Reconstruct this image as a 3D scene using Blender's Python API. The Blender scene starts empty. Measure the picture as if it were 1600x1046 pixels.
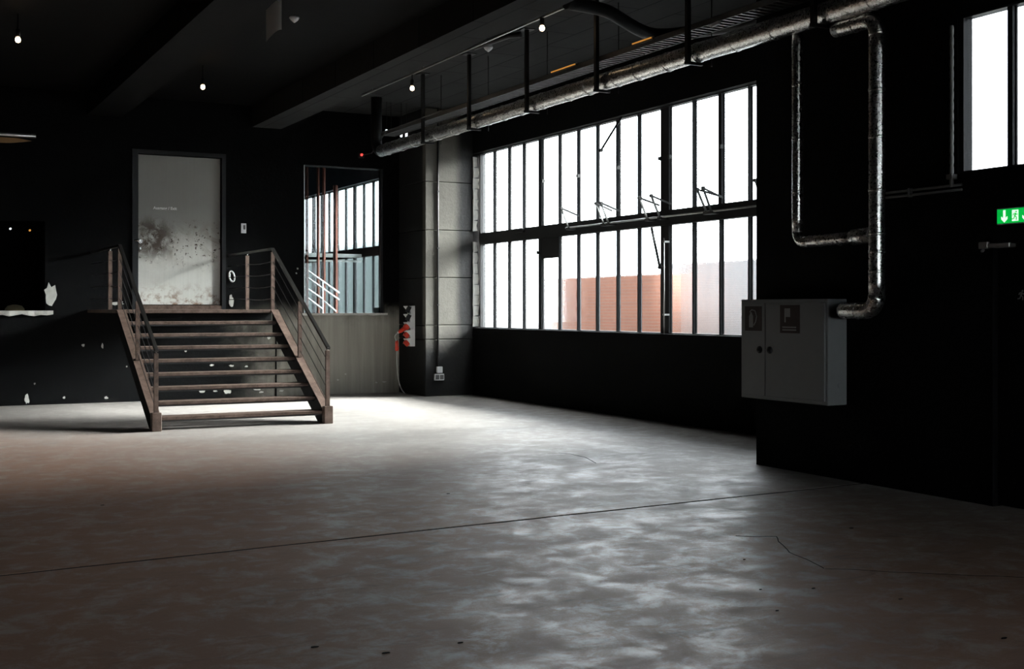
import bpy, math, random
from mathutils import Vector, noise
random.seed(7)

# ------------------------------------------------------------------ camera, world, exposure
F, YAW, EYE, HY = 1900.0, math.radians(27.7), 1.55, 482.0
SN, CS = math.sin(YAW), math.cos(YAW)
scene = bpy.context.scene
cam_data = bpy.data.cameras.new('camera')
cam_data.sensor_width = 36.0
cam_data.lens = 36.0 * F / 1600.0
cam_data.shift_y = (HY - 523.0) / 1600.0
cam_data.clip_end = 300
cam = bpy.data.objects.new('camera', cam_data)
scene.collection.objects.link(cam)
cam.location = (0, 0, EYE)
cam.rotation_euler = (math.pi / 2, 0, -YAW)
scene.camera = cam

SKY = 13.0
world = bpy.data.worlds.new('overcast_sky')
world.use_nodes = True
bg = world.node_tree.nodes['Background']
bg.inputs['Color'].default_value = (0.95, 0.965, 1.0, 1)
bg.inputs['Strength'].default_value = SKY
scene.world = world
world.cycles.sampling_method = 'AUTOMATIC'

# sun veiled by haze: low, shining in across the room from the window side
sun_data = bpy.data.lights.new('hazy_sun', 'SUN')
sun_data.energy = 270.0
sun_data.angle = math.radians(36)
sun_data.color = (1.0, 0.99, 0.97)
sun = bpy.data.objects.new('hazy_sun', sun_data)
scene.collection.objects.link(sun)
sun.location = (20, 10, 12)
sun.rotation_euler = Vector((-1.0, 0.18, -0.52)).to_track_quat('-Z', 'Y').to_euler()

vs = scene.view_settings
vs.view_transform = 'Standard'
vs.look = 'None'
vs.exposure = 0.0
vs.gamma = 1.0
vs.use_curve_mapping = False
cy = scene.cycles
cy.use_denoising = True
cy.max_bounces = 8
cy.diffuse_bounces = 4
cy.glossy_bounces = 4
cy.transmission_bounces = 6
cy.transparent_max_bounces = 16
cy.caustics_reflective = False
cy.caustics_refractive = True
cy.sample_clamp_indirect = 8.0

COL = scene.collection


def portal(name, x, y0, y1, z0, z1):
    """Daylight portal in a window opening (emits nothing, only guides sampling of the sky)."""
    l = bpy.data.lights.new(name, 'AREA')
    l.shape = 'RECTANGLE'
    l.size = z1 - z0
    l.size_y = y1 - y0
    l.cycles.is_portal = True
    o = bpy.data.objects.new(name, l)
    COL.objects.link(o)
    o.location = (x, (y0 + y1) / 2, (z0 + z1) / 2)
    o.rotation_euler = (0, math.pi / 2, 0)   # -Z of the light points to -X
    return o


# ------------------------------------------------------------------ measured layout
YB = 20.8            # back wall face
XW = 9.5             # window bay wall face
XG = 9.66            # glass plane of the bay windows
XN = 7.75            # near right wall face (cabinet wall)
YJ = 9.55            # where the near right wall jogs back to the window bay
ZC = 5.08            # ceiling
WZ0, WZ1, TZ0, TZ1 = 1.2, 4.32, 2.69, 2.89

portal('daylight_portal_1', XG + 0.075, 9.6, 19.6, WZ0, WZ1)
portal('daylight_portal_2', XN + 0.14, 4.0, 7.1, 2.6, 3.95)
portal('daylight_portal_3', XG + 0.075, 21.4, 33.0, WZ0, WZ1)
pr4 = portal('daylight_portal_4', 4.2, -8.0, -2.0, 0.8, 2.9)
pr4.location = (4.2, -5.27, 1.85)
pr4.rotation_euler = (math.pi / 2, math.pi / 2, math.pi)


def at(px, py, **k):
    """Point of the real surface x=, y= or z= that the photo shows at a pixel (used for measuring)."""
    r, u = (px - 800) / F, (HY - py) / F
    d = (SN + r * CS, CS - r * SN, u)
    if 'x' in k:
        t = k['x'] / d[0]
    elif 'y' in k:
        t = k['y'] / d[1]
    else:
        t = (k['z'] - EYE) / d[2]
    return Vector((d[0] * t, d[1] * t, EYE + d[2] * t))


# ------------------------------------------------------------------ helpers: objects
ORIGIN = {}


def tag(o, label=None, cat=None, group=None, kind=None):
    if label:
        o['label'] = label
    if cat:
        o['category'] = cat
    if group:
        o['group'] = group
    if kind:
        o['kind'] = kind
    return o


def thing(name, label, cat, loc, group=None, kind=None):
    o = bpy.data.objects.new(name, None)
    o.empty_display_size = 0.1
    COL.objects.link(o)
    o.location = loc
    ORIGIN[o.name] = Vector(loc)
    return tag(o, label, cat, group, kind)


class MB:
    def __init__(self):
        self.v, self.f = [], []

    def add(self, verts, faces):
        b = len(self.v)
        self.v += [Vector(p) for p in verts]
        self.f += [tuple(i + b for i in q) for q in faces]
        return self

    def box(self, x0, x1, y0, y1, z0, z1):
        vs_ = [(x, y, z) for z in (z0, z1) for y in (y0, y1) for x in (x0, x1)]
        return self.add(vs_, [(0, 2, 3, 1), (4, 5, 7, 6), (0, 1, 5, 4), (2, 6, 7, 3), (0, 4, 6, 2), (1, 3, 7, 5)])

    def cham(self, x0, x1, y0, y1, z0, z1, b):
        """box with all edges chamfered by b"""
        pts, idx = [], {}
        ax = ((x0, x1), (y0, y1), (z0, z1))
        for sx in (0, 1):
            for sy in (0, 1):
                for sz in (0, 1):
                    for k in range(3):
                        s = (sx, sy, sz)
                        p = []
                        for i in range(3):
                            base = ax[i][s[i]]
                            inset = 0 if i == k else b
                            p.append(base + inset * (1 if s[i] == 0 else -1))
                        idx[(sx, sy, sz, k)] = len(pts)
                        pts.append(p)
        faces = []
        for k in range(3):
            i, j = [q for q in range(3) if q != k]
            for s in (0, 1):
                q = []
                for (u, w) in ((0, 0), (1, 0), (1, 1), (0, 1)):
                    t = [0, 0, 0]
                    t[k], t[i], t[j] = s, u, w
                    q.append(idx[(*t, k)])
                faces.append(tuple(q))
        for k in range(3):
            i, j = [q for q in range(3) if q != k]
            for u in (0, 1):
                for w in (0, 1):
                    q = []
                    for e, face in ((0, i), (1, i), (1, j), (0, j)):
                        t = [0, 0, 0]
                        t[k], t[i], t[j] = e, u, w
                        q.append(idx[(*t, face)])
                    faces.append(tuple(q))
        for sx in (0, 1):
            for sy in (0, 1):
                for sz in (0, 1):
                    faces.append(tuple(idx[(sx, sy, sz, k)] for k in range(3)))
        return self.add(pts, faces)

    def tube(self, path, r, n=12, cap=True, flat=None):
        path = [Vector(p) for p in path]
        rs = r if isinstance(r, (list, tuple)) else [r] * len(path)
        t0 = (path[1] - path[0]).normalized()
        ref = Vector((0, 0, 1)) if abs(t0.z) < 0.9 else Vector((0, 1, 0))
        u = (ref - t0 * ref.dot(t0)).normalized()
        verts, faces = [], []
        for i, p in enumerate(path):
            if i == 0:
                t = t0
            elif i == len(path) - 1:
                t = (path[i] - path[i - 1]).normalized()
            else:
                t = ((path[i + 1] - path[i]).normalized() + (path[i] - path[i - 1]).normalized()).normalized()
            u = (u - t * u.dot(t)).normalized()
            w = t.cross(u)
            for k in range(n):
                a = 2 * math.pi * (k + 0.5) / n
                verts.append(p + (u * math.cos(a) + w * math.sin(a)) * rs[i])
        for i in range(len(path) - 1):
            for k in range(n):
                a, b = i * n + k, i * n + (k + 1) % n
                faces.append((a, b, b + n, a + n))
        if cap:
            faces.append(tuple(range(n))[::-1])
            faces.append(tuple(range((len(path) - 1) * n, len(path) * n)))
        return self.add(verts, faces)

    def bar(self, a, b, w, h, up=(0, 0, 1)):
        """rectangular bar from a to b, width w across, height h along up"""
        a, b, up = Vector(a), Vector(b), Vector(up)
        t = (b - a).normalized()
        sd = t.cross(up)
        if sd.length < 1e-4:
            sd = t.cross(Vector((1, 0, 0)))
        sd.normalize()
        uu = sd.cross(t).normalized()
        vs_ = []
        for p in (a, b):
            for su, ss in ((-1, -1), (-1, 1), (1, 1), (1, -1)):
                vs_.append(p + uu * su * h / 2 + sd * ss * w / 2)
        return self.add(vs_, [(0, 3, 2, 1), (4, 5, 6, 7), (0, 1, 5, 4), (1, 2, 6, 5), (2, 3, 7, 6), (3, 0, 4, 7)])

    def lathe(self, prof, c, axis='z', n=20):
        """prof = [(r, h)], revolved about an axis through c"""
        c = Vector(c)
        verts, faces = [], []
        for (r, h) in prof:
            for k in range(n):
                a = 2 * math.pi * k / n
                p, q = r * math.cos(a), r * math.sin(a)
                verts.append(c + Vector({'z': (p, q, h), 'x': (h, p, q), 'y': (q, h, p)}[axis]))
        for i in range(len(prof) - 1):
            for k in range(n):
                a, b = i * n + k, i * n + (k + 1) % n
                faces.append((a, b, b + n, a + n))
        faces.append(tuple(range(n))[::-1])
        faces.append(tuple(range((len(prof) - 1) * n, len(prof) * n)))
        return self.add(verts, faces)

    def prism(self, poly, lo, hi, axis):
        """extrude a polygon given in the two other axes (in x,y,z order) along axis from lo to hi"""
        n = len(poly)
        k = 'xyz'.index(axis)
        verts = []
        for h in (lo, hi):
            for (a, b) in poly:
                p = [a, b]
                p.insert(k, h)
                verts.append(p)
        faces = [tuple(range(n))[::-1], tuple(range(n, 2 * n))]
        for i in range(n):
            j = (i + 1) % n
            faces.append((i, j, j + n, i + n))
        return self.add(verts, faces)

    def build(self, name, mat, parent=None, smooth=False, origin=None):
        if parent is not None:
            o0 = ORIGIN[parent.name]
        elif origin is not None:
            o0 = Vector(origin)
        else:
            xs, ys, zs = zip(*[tuple(p) for p in self.v])
            o0 = Vector(((min(xs) + max(xs)) / 2, (min(ys) + max(ys)) / 2, min(zs)))
        me = bpy.data.meshes.new(name)
        me.from_pydata([tuple(p - o0) for p in self.v], [], self.f)
        import bmesh
        bm = bmesh.new()
        bm.from_mesh(me)
        bmesh.ops.recalc_face_normals(bm, faces=bm.faces)
        bm.to_mesh(me)
        bm.free()
        if smooth:
            for p in me.polygons:
                p.use_smooth = len(p.vertices) <= 4
        me.materials.append(mat)
        o = bpy.data.objects.new(name, me)
        COL.objects.link(o)
        if parent is not None:
            o.parent = parent
        else:
            o.location = o0
        ORIGIN[o.name] = o0
        return o


# ------------------------------------------------------------------ helpers: materials
def new_mat(name):
    m = bpy.data.materials.new(name)
    m.use_nodes = True
    nt = m.node_tree
    return m, nt, nt.nodes['Principled BSDF']


def N(nt, typ, **k):
    n = nt.nodes.new(typ)
    for key, val in k.items():
        setattr(n, key, val)
    return n


def coords(nt, scale=(1, 1, 1), world_space=True):
    """world position of the surface (fixed to the place, not to the viewer)"""
    g = N(nt, 'ShaderNodeNewGeometry')
    mp = N(nt, 'ShaderNodeMapping')
    mp.inputs['Scale'].default_value = scale
    nt.links.new(g.outputs['Position'], mp.inputs['Vector'])
    return mp.outputs['Vector']


def noise_tex(nt, vec, scale, detail=6, rough=0.55, dist=0.0):
    n = N(nt, 'ShaderNodeTexNoise')
    n.inputs['Scale'].default_value = scale
    n.inputs['Detail'].default_value = detail
    n.inputs['Roughness'].default_value = rough
    n.inputs['Distortion'].default_value = dist
    nt.links.new(vec, n.inputs['Vector'])
    return n.outputs['Fac']


def ramp(nt, fac, stops):
    r = N(nt, 'ShaderNodeValToRGB')
    el = r.color_ramp.elements
    while len(el) < len(stops):
        el.new(0.5)
    for e, (p, c) in zip(el, stops):
        e.position = p
        e.color = (c, c, c, 1) if isinstance(c, (int, float)) else (*c, 1)
    nt.links.new(fac, r.inputs['Fac'])
    return r.outputs['Color']


def mixc(nt, fac, a, b, mode='MIX'):
    m = N(nt, 'ShaderNodeMix', data_type='RGBA', blend_type=mode)
    for sock, val in ((m.inputs[0], fac), (m.inputs[6], a), (m.inputs[7], b)):
        if isinstance(val, bpy.types.NodeSocket):
            nt.links.new(val, sock)
        elif isinstance(val, (int, float)):
            sock.default_value = val if sock == m.inputs[0] else (val, val, val, 1)
        else:
            sock.default_value = (*val, 1)
    return m.outputs[2]


def math_(nt, op, a, b=None, clamp=False):
    m = N(nt, 'ShaderNodeMath', operation=op)
    m.use_clamp = clamp
    for i, val in enumerate((a, b)):
        if val is None:
            continue
        if isinstance(val, bpy.types.NodeSocket):
            nt.links.new(val, m.inputs[i])
        else:
            m.inputs[i].default_value = val
    return m.outputs[0]


def smooth(nt, val, lo, hi):
    r = N(nt, 'ShaderNodeMapRange', interpolation_type='SMOOTHSTEP')
    nt.links.new(val, r.inputs['Value'])
    r.inputs['From Min'].default_value = lo
    r.inputs['From Max'].default_value = hi
    return r.outputs['Result']


def xyz(nt):
    g = N(nt, 'ShaderNodeNewGeometry')
    s = N(nt, 'ShaderNodeSeparateXYZ')
    nt.links.new(g.outputs['Position'], s.inputs[0])
    return s.outputs


def bump(nt, bsdf, h, strength, dist=0.01):
    b = N(nt, 'ShaderNodeBump')
    b.inputs['Strength'].default_value = strength
    b.inputs['Distance'].default_value = dist
    nt.links.new(h, b.inputs['Height'])
    nt.links.new(b.outputs['Normal'], bsdf.inputs['Normal'])


def mat_plain(name, col, rough=0.5, metal=0.0, var=0.15, nscale=8.0, bmp=0.0, spec=0.5):
    m, nt, b = new_mat(name)
    v = coords(nt)
    n = noise_tex(nt, v, nscale)
    dark = tuple(c * (1 - var) for c in col)
    lite = tuple(min(1, c * (1 + var)) for c in col)
    nt.links.new(mixc(nt, n, dark, lite), b.inputs['Base Color'])
    b.inputs['Roughness'].default_value = rough
    b.inputs['Metallic'].default_value = metal
    b.inputs['Specular IOR Level'].default_value = spec
    if bmp:
        bump(nt, b, noise_tex(nt, v, nscale * 4), bmp)
    return m


def mat_emit(name, col, strength):
    m, nt, b = new_mat(name)
    b.inputs['Base Color'].default_value = (*col, 1)
    b.inputs['Emission Color'].default_value = (*col, 1)
    b.inputs['Emission Strength'].default_value = strength
    return m


MAT = {}


def make_floor():
    m, nt, b = new_mat('worn_concrete_floor')
    v = coords(nt)
    big = noise_tex(nt, v, 0.35, 5, 0.6, 0.6)
    mid = noise_tex(nt, v, 4.2, 12, 0.72, 0.4)
    vs_ = coords(nt, (0.7, 2.2, 1))
    streak = noise_tex(nt, vs_, 3.0, 10, 0.7, 0.8)
    fine = noise_tex(nt, v, 38, 6, 0.7)
    # warm light painted in as brown, fading to grey at the stair light pool
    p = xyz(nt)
    pool_tint = math_(nt, 'ADD', math_(nt, 'ADD', math_(nt, 'MULTIPLY', p[0], 0.8), math_(nt, 'MULTIPLY', p[1], 0.5)), math_(nt, 'MULTIPLY', big, 3.0))
    c = mixc(nt, smooth(nt, pool_tint, 8.0, 12.8), (0.28, 0.165, 0.115), (0.275, 0.252, 0.232))
    c = mixc(nt, math_(nt, 'MULTIPLY', smooth(nt, mid, 0.46, 0.66), 0.6), c, (0.36, 0.335, 0.315))
    c = mixc(nt, math_(nt, 'MULTIPLY', smooth(nt, streak, 0.52, 0.75), 0.6), c, (0.105, 0.088, 0.078))
    c = mixc(nt, math_(nt, 'MULTIPLY', smooth(nt, fine, 0.6, 0.75), 0.35), c, (0.07, 0.06, 0.055))
    nt.links.new(c, b.inputs['Base Color'])
    mid2 = noise_tex(nt, v, 1.3, 12, 0.75, 0.6)
    grain = noise_tex(nt, v, 90, 4, 0.6)
    rf_ = math_(nt, 'ADD', math_(nt, 'ADD', math_(nt, 'MULTIPLY', mid, 0.40), math_(nt, 'MULTIPLY', mid2, 0.40)), math_(nt, 'MULTIPLY', grain, 0.20))
    r = mixc(nt, smooth(nt, rf_, 0.43, 0.60), 0.64, 0.37)
    r = mixc(nt, math_(nt, 'MULTIPLY', smooth(nt, streak, 0.5, 0.75), 0.7), r, 0.62)
    nt.links.new(r, b.inputs['Roughness'])
    b.inputs['Specular IOR Level'].default_value = 0.32
    h = math_(nt, 'ADD', math_(nt, 'MULTIPLY', mid, 0.22), math_(nt, 'MULTIPLY', fine, 0.16))
    bump(nt, b, h, 0.22, 0.02)
    return m


def make_black_wall(name='black_painted_wall', base=(0.0028, 0.0028, 0.0030)):
    m, nt, b = new_mat(name)
    v = coords(nt)
    n = noise_tex(nt, v, 2.5, 8, 0.65)
    f = noise_tex(nt, v, 30, 6, 0.7)
    c = mixc(nt, n, tuple(x * 0.5 for x in base), tuple(x * 1.6 for x in base))
    c = mixc(nt, smooth(nt, f, 0.72, 0.78), c, (0.03, 0.029, 0.026))
    nt.links.new(c, b.inputs['Base Color'])
    b.inputs['Roughness'].default_value = 0.75
    b.inputs['Specular IOR Level'].default_value = 0.08
    bump(nt, b, math_(nt, 'ADD', n, math_(nt, 'MULTIPLY', f, 0.4)), 0.3, 0.02)
    return m


def make_back_wall():
    """black paint left, grey towards the right, low down under the glazed opening"""
    m, nt, b = new_mat('black_grey_back_wall')
    v = coords(nt)
    p = xyz(nt)
    n = noise_tex(nt, v, 1.8, 8, 0.65, 0.5)
    f = noise_tex(nt, v, 24, 6, 0.7)
    st = noise_tex(nt, coords(nt, (9, 1, 0.35)), 1.0, 6, 0.6)
    xx = math_(nt, 'ADD', p[0], math_(nt, 'MULTIPLY', n, 1.6))
    zz = math_(nt, 'ADD', p[2], math_(nt, 'MULTIPLY', n, 0.5))
    patchy = math_(nt, 'MULTIPLY', smooth(nt, xx, 6.1, 7.9), smooth(nt, zz, 1.95, 1.5))  # grey share grows to the right, low on the wall
    dark = mixc(nt, n, (0.0008, 0.0008, 0.0009), (0.0035, 0.0035, 0.0038))
    grey = mixc(nt, st, (0.18, 0.17, 0.145), (0.52, 0.495, 0.43))
    c = mixc(nt, patchy, dark, grey)
    chips = smooth(nt, f, 0.73, 0.78)
    c = mixc(nt, math_(nt, 'MULTIPLY', chips, 0.8), c, (0.26, 0.25, 0.22))
    nt.links.new(c, b.inputs['Base Color'])
    b.inputs['Roughness'].default_value = 0.6
    b.inputs['Specular IOR Level'].default_value = 0.05
    bump(nt, b, math_(nt, 'ADD', n, math_(nt, 'MULTIPLY', f, 0.4)), 0.35, 0.02)
    return m


def make_pillar():
    """bare concrete block; shade round its foot and window side painted in as black"""
    m, nt, b = new_mat('bare_concrete_pillar')
    v = coords(nt)
    p = xyz(nt)
    n = noise_tex(nt, v, 2.2, 8, 0.65, 0.4)
    f = noise_tex(nt, v, 34, 6, 0.7)
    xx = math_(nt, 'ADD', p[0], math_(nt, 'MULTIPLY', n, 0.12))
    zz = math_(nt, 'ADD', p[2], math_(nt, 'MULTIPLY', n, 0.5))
    bare = math_(nt, 'MULTIPLY', smooth(nt, xx, 9.36, 9.16), smooth(nt, zz, 0.95, 1.5))  # foot and window side darkened: their shade is put into the colour
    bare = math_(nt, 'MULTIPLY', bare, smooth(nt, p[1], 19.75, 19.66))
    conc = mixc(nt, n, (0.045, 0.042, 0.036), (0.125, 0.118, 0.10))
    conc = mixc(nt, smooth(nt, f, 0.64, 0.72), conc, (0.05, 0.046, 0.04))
    c = mixc(nt, bare, (0.010, 0.010, 0.010), conc)  # black here is the shade put into the colour
    nt.links.new(c, b.inputs['Base Color'])
    b.inputs['Roughness'].default_value = 0.8
    b.inputs['Specular IOR Level'].default_value = 0.2
    bump(nt, b, math_(nt, 'ADD', n, math_(nt, 'MULTIPLY', f, 0.5)), 0.4, 0.02)
    return m


def make_ceiling():
    m, nt, b = new_mat('board_marked_concrete')
    v = coords(nt)
    n = noise_tex(nt, v, 1.4, 8, 0.62, 0.4)
    g = noise_tex(nt, coords(nt, (10, 0.5, 1)), 1.2, 5, 0.6)
    br = N(nt, 'ShaderNodeTexBrick')
    br.inputs['Scale'].default_value = 1.0
    br.inputs['Mortar Size'].default_value = 0.012
    br.inputs['Brick Width'].default_value = 1.5
    br.inputs['Row Height'].default_value = 0.5
    br.inputs['Color1'].default_value = (1, 1, 1, 1)
    br.inputs['Color2'].default_value = (0.75, 0.75, 0.75, 1)
    br.inputs['Mortar'].default_value = (0.1, 0.1, 0.1, 1)
    mp = N(nt, 'ShaderNodeMapping')
    mp.inputs['Rotation'].default_value = (0, 0, math.pi / 2)
    gp = N(nt, 'ShaderNodeNewGeometry')
    nt.links.new(gp.outputs['Position'], mp.inputs['Vector'])
    nt.links.new(mp.outputs['Vector'], br.inputs['Vector'])
    c = mixc(nt, math_(nt, 'ADD', math_(nt, 'MULTIPLY', n, 0.6), math_(nt, 'MULTIPLY', g, 0.4)), (0.014, 0.0145, 0.0148), (0.046, 0.047, 0.047))
    c = mixc(nt, 1.0, c, br.outputs['Color'], 'MULTIPLY')
    nt.links.new(c, b.inputs['Base Color'])
    b.inputs['Roughness'].default_value = 0.85
    b.inputs['Specular IOR Level'].default_value = 0.1
    bump(nt, b, n, 0.3, 0.02)
    return m


def make_door():
    """old white painted steel sheet with rust"""
    m, nt, b = new_mat('rusty_white_steel')
    v = coords(nt)
    p = xyz(nt)
    n = noise_tex(nt, v, 2.0, 8, 0.65, 0.6)
    f = noise_tex(nt, v, 17, 6, 0.65)
    brush = noise_tex(nt, coords(nt, (30, 1, 0.6)), 1.0, 5, 0.6)
    c = mixc(nt, n, (0.66, 0.645, 0.58), (0.86, 0.86, 0.80))
    c = mixc(nt, math_(nt, 'MULTIPLY', brush, 0.35), c, (0.30, 0.30, 0.28))
    # dimmer light on the upper half painted in as grey
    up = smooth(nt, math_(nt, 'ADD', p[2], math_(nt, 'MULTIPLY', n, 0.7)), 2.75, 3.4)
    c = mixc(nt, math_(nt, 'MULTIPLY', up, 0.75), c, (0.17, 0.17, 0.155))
    # rust blotch at handle height, on the left
    band = math_(nt, 'MULTIPLY', smooth(nt, p[2], 2.1, 2.55), smooth(nt, p[2], 3.15, 2.8))
    dx = math_(nt, 'SUBTRACT', p[0], 4.12)
    dz = math_(nt, 'SUBTRACT', p[2], 2.72)
    d2 = math_(nt, 'ADD', math_(nt, 'MULTIPLY', math_(nt, 'MULTIPLY', dx, dx), 1.0), math_(nt, 'MULTIPLY', math_(nt, 'MULTIPLY', dz, dz), 1.3))
    blot = math_(nt, 'MULTIPLY', smooth(nt, d2, 0.26, 0.0), smooth(nt, noise_tex(nt, v, 5, 8, 0.7, 0.5), 0.34, 0.56))
    haze = math_(nt, 'MULTIPLY', band, smooth(nt, noise_tex(nt, v, 3, 8, 0.7, 0.8), 0.42, 0.7))
    c = mixc(nt, math_(nt, 'MULTIPLY', haze, 0.55), c, (0.20, 0.15, 0.10))
    c = mixc(nt, math_(nt, 'MULTIPLY', blot, 0.97), c, (0.05, 0.030, 0.017))
    # spatter of rust spots across the middle
    band = math_(nt, 'MULTIPLY', smooth(nt, p[2], 2.1, 2.55), smooth(nt, p[2], 3.15, 2.8))
    spots = math_(nt, 'MULTIPLY', smooth(nt, f, 0.575, 0.64), band)
    c = mixc(nt, spots, c, (0.055, 0.035, 0.022))
    # rust creeping up from the bottom rail
    low = math_(nt, 'MULTIPLY', smooth(nt, p[2], 2.05, 1.62), smooth(nt, noise_tex(nt, v, 7, 8, 0.7), 0.46, 0.62))
    c = mixc(nt, math_(nt, 'MULTIPLY', low, 0.9), c, (0.22, 0.11, 0.05))
    nt.links.new(c, b.inputs['Base Color'])
    b.inputs['Roughness'].default_value = 0.5
    bump(nt, b, f, 0.12, 0.01)
    return m


def make_foil(name, col, rough):
    m, nt, b = new_mat(name)
    v = coords(nt)
    cr = noise_tex(nt, v, 9, 5, 0.6, 0.6)
    cr2 = noise_tex(nt, v, 55, 4, 0.6, 0.5)
    nt.links.new(mixc(nt, cr, tuple(c * 0.7 for c in col), col), b.inputs['Base Color'])
    b.inputs['Metallic'].default_value = 1.0
    nt.links.new(mixc(nt, cr2, rough - 0.1, rough + 0.15), b.inputs['Roughness'])
    bump(nt, b, math_(nt, 'ADD', cr, math_(nt, 'MULTIPLY', cr2, 0.10)), 0.28, 0.02)
    return m


def make_rust_steel():
    m, nt, b = new_mat('brown_rusted_steel')
    v = coords(nt)
    n = noise_tex(nt, v, 9, 8, 0.7, 0.4)
    f = noise_tex(nt, v, 60, 5, 0.6)
    c = mixc(nt, smooth(nt, n, 0.3, 0.7), (0.065, 0.040, 0.030), (0.17, 0.115, 0.09))
    c = mixc(nt, math_(nt, 'MULTIPLY', smooth(nt, f, 0.58, 0.7), 0.6), c, (0.25, 0.18, 0.14))
    nt.links.new(c, b.inputs['Base Color'])
    b.inputs['Metallic'].default_value = 0.35
    b.inputs['Roughness'].default_value = 0.5
    bump(nt, b, n, 0.15, 0.01)
    return m


def make_frosted():
    """wired, frosted pane: part of the light goes straight through, part is scattered"""
    m, nt, b = new_mat('frosted_wired_glass')
    out = nt.nodes['Material Output']
    nt.nodes.remove(b)
    v = coords(nt)
    p = xyz(nt)
    # fine wire mesh inside the pane
    wy = math_(nt, 'ABSOLUTE', math_(nt, 'SINE', math_(nt, 'MULTIPLY', p[1], math.pi / 0.022)))
    wz = math_(nt, 'ABSOLUTE', math_(nt, 'SINE', math_(nt, 'MULTIPLY', p[2], math.pi / 0.022)))
    wire = math_(nt, 'MINIMUM', smooth(nt, wy, 0.0, 0.25), smooth(nt, wz, 0.0, 0.25))
    dirt = noise_tex(nt, coords(nt, (1, 3, 0.5)), 1.0, 6, 0.6)
    tint = mixc(nt, dirt, (0.80, 0.84, 0.85), (0.95, 0.97, 0.97))
    tint = mixc(nt, math_(nt, 'MULTIPLY', math_(nt, 'SUBTRACT', 1.0, wire), 0.35), tint, (0.25, 0.27, 0.28))
    tr = N(nt, 'ShaderNodeBsdfTransparent')
    rf = N(nt, 'ShaderNodeBsdfRefraction')
    # ribbed surface: the refractive strength wanders over the pane and smears the view sideways
    rib = N(nt, 'ShaderNodeTexWhiteNoise')
    sc = N(nt, 'ShaderNodeVectorMath', operation='SCALE')
    gp = N(nt, 'ShaderNodeNewGeometry')
    nt.links.new(gp.outputs['Position'], sc.inputs[0])
    sc.inputs['Scale'].default_value = 900.0
    nt.links.new(sc.outputs[0], rib.inputs['Vector'])
    nt.links.new(math_(nt, 'ADD', math_(nt, 'MULTIPLY', rib.outputs['Value'], 0.05), 0.975), rf.inputs['IOR'])
    rf.inputs['Roughness'].default_value = 0.0
    nt.links.new(tint, tr.inputs['Color'])
    nt.links.new(tint, rf.inputs['Color'])
    mx = N(nt, 'ShaderNodeMixShader')
    mx.inputs[0].default_value = 0.45
    nt.links.new(tr.outputs[0], mx.inputs[1])
    nt.links.new(rf.outputs[0], mx.inputs[2])
    nt.links.new(mx.outputs[0], out.inputs['Surface'])
    return m


def make_clear():
    m, nt, b = new_mat('clear_dusty_glass')
    out = nt.nodes['Material Output']
    nt.nodes.remove(b)
    tr = N(nt, 'ShaderNodeBsdfTransparent')
    n = noise_tex(nt, coords(nt, (2, 1, 0.6)), 1.5, 6, 0.6)
    nt.links.new(mixc(nt, n, (0.62, 0.68, 0.68), (0.80, 0.85, 0.86)), tr.inputs['Color'])
    gl = N(nt, 'ShaderNodeBsdfGlossy')
    gl.inputs['Roughness'].default_value = 0.02
    fr = N(nt, 'ShaderNodeFresnel')
    fr.inputs['IOR'].default_value = 1.35
    mx = N(nt, 'ShaderNodeMixShader')
    nt.links.new(fr.outputs[0], mx.inputs[0])
    nt.links.new(tr.outputs[0], mx.inputs[1])
    nt.links.new(gl.outputs[0], mx.inputs[2])
    nt.links.new(mx.outputs[0], out.inputs['Surface'])
    return m


def make_brick():
    m, nt, b = new_mat('red_brickwork')
    br = N(nt, 'ShaderNodeTexBrick')
    br.inputs['Scale'].default_value = 1.0
    br.inputs['Brick Width'].default_value = 0.25
    br.inputs['Row Height'].default_value = 0.077
    br.inputs['Mortar Size'].default_value = 0.006
    br.inputs['Color1'].default_value = (0.20, 0.072, 0.036, 1)
    br.inputs['Color2'].default_value = (0.15, 0.056, 0.030, 1)
    br.inputs['Mortar'].default_value = (0.15, 0.10, 0.08, 1)
    p = xyz(nt)
    cb = N(nt, 'ShaderNodeCombineXYZ')
    nt.links.new(p[1], cb.inputs[0])
    nt.links.new(p[2], cb.inputs[1])
    nt.links.new(cb.outputs[0], br.inputs['Vector'])
    nt.links.new(br.outputs['Color'], b.inputs['Base Color'])
    b.inputs['Roughness'].default_value = 0.9
    return m


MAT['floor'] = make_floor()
MAT['wall'] = make_black_wall()
MAT['back'] = make_back_wall()
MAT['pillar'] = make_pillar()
MAT['ceiling'] = make_ceiling()
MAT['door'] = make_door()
MAT['foil'] = make_foil('crinkled_foil', (0.80, 0.80, 0.78), 0.26)
MAT['rust'] = make_rust_steel()
MAT['frost'] = make_frosted()
MAT['clear'] = make_clear()
MAT['brick'] = make_brick()
MAT['frame'] = mat_plain('black_window_steel', (0.010, 0.010, 0.011), 0.55, spec=0.3)
MAT['blackmetal'] = mat_plain('matt_black_metal', (0.009, 0.009, 0.009), 0.5, spec=0.3)
MAT['rail'] = mat_plain('dark_handrail_steel', (0.012, 0.011, 0.010), 0.35)
MAT['doorframe'] = mat_plain('dark_door_frame_steel', (0.012, 0.013, 0.014), 0.4, 0.3)
MAT['plaster'] = mat_plain('broken_white_plaster', (0.55, 0.54, 0.50), 0.9, var=0.35, nscale=14, bmp=0.6)
MAT['cabinet'] = mat_plain('pale_grey_cabinet_paint', (0.18, 0.188, 0.187), 0.45, var=0.08)
MAT['white'] = mat_plain('white_plastic', (0.75, 0.76, 0.77), 0.35, var=0.04)
MAT['brightwhite'] = mat_plain('bright_white_housing', (0.92, 0.92, 0.93), 0.3, var=0.03)
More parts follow.
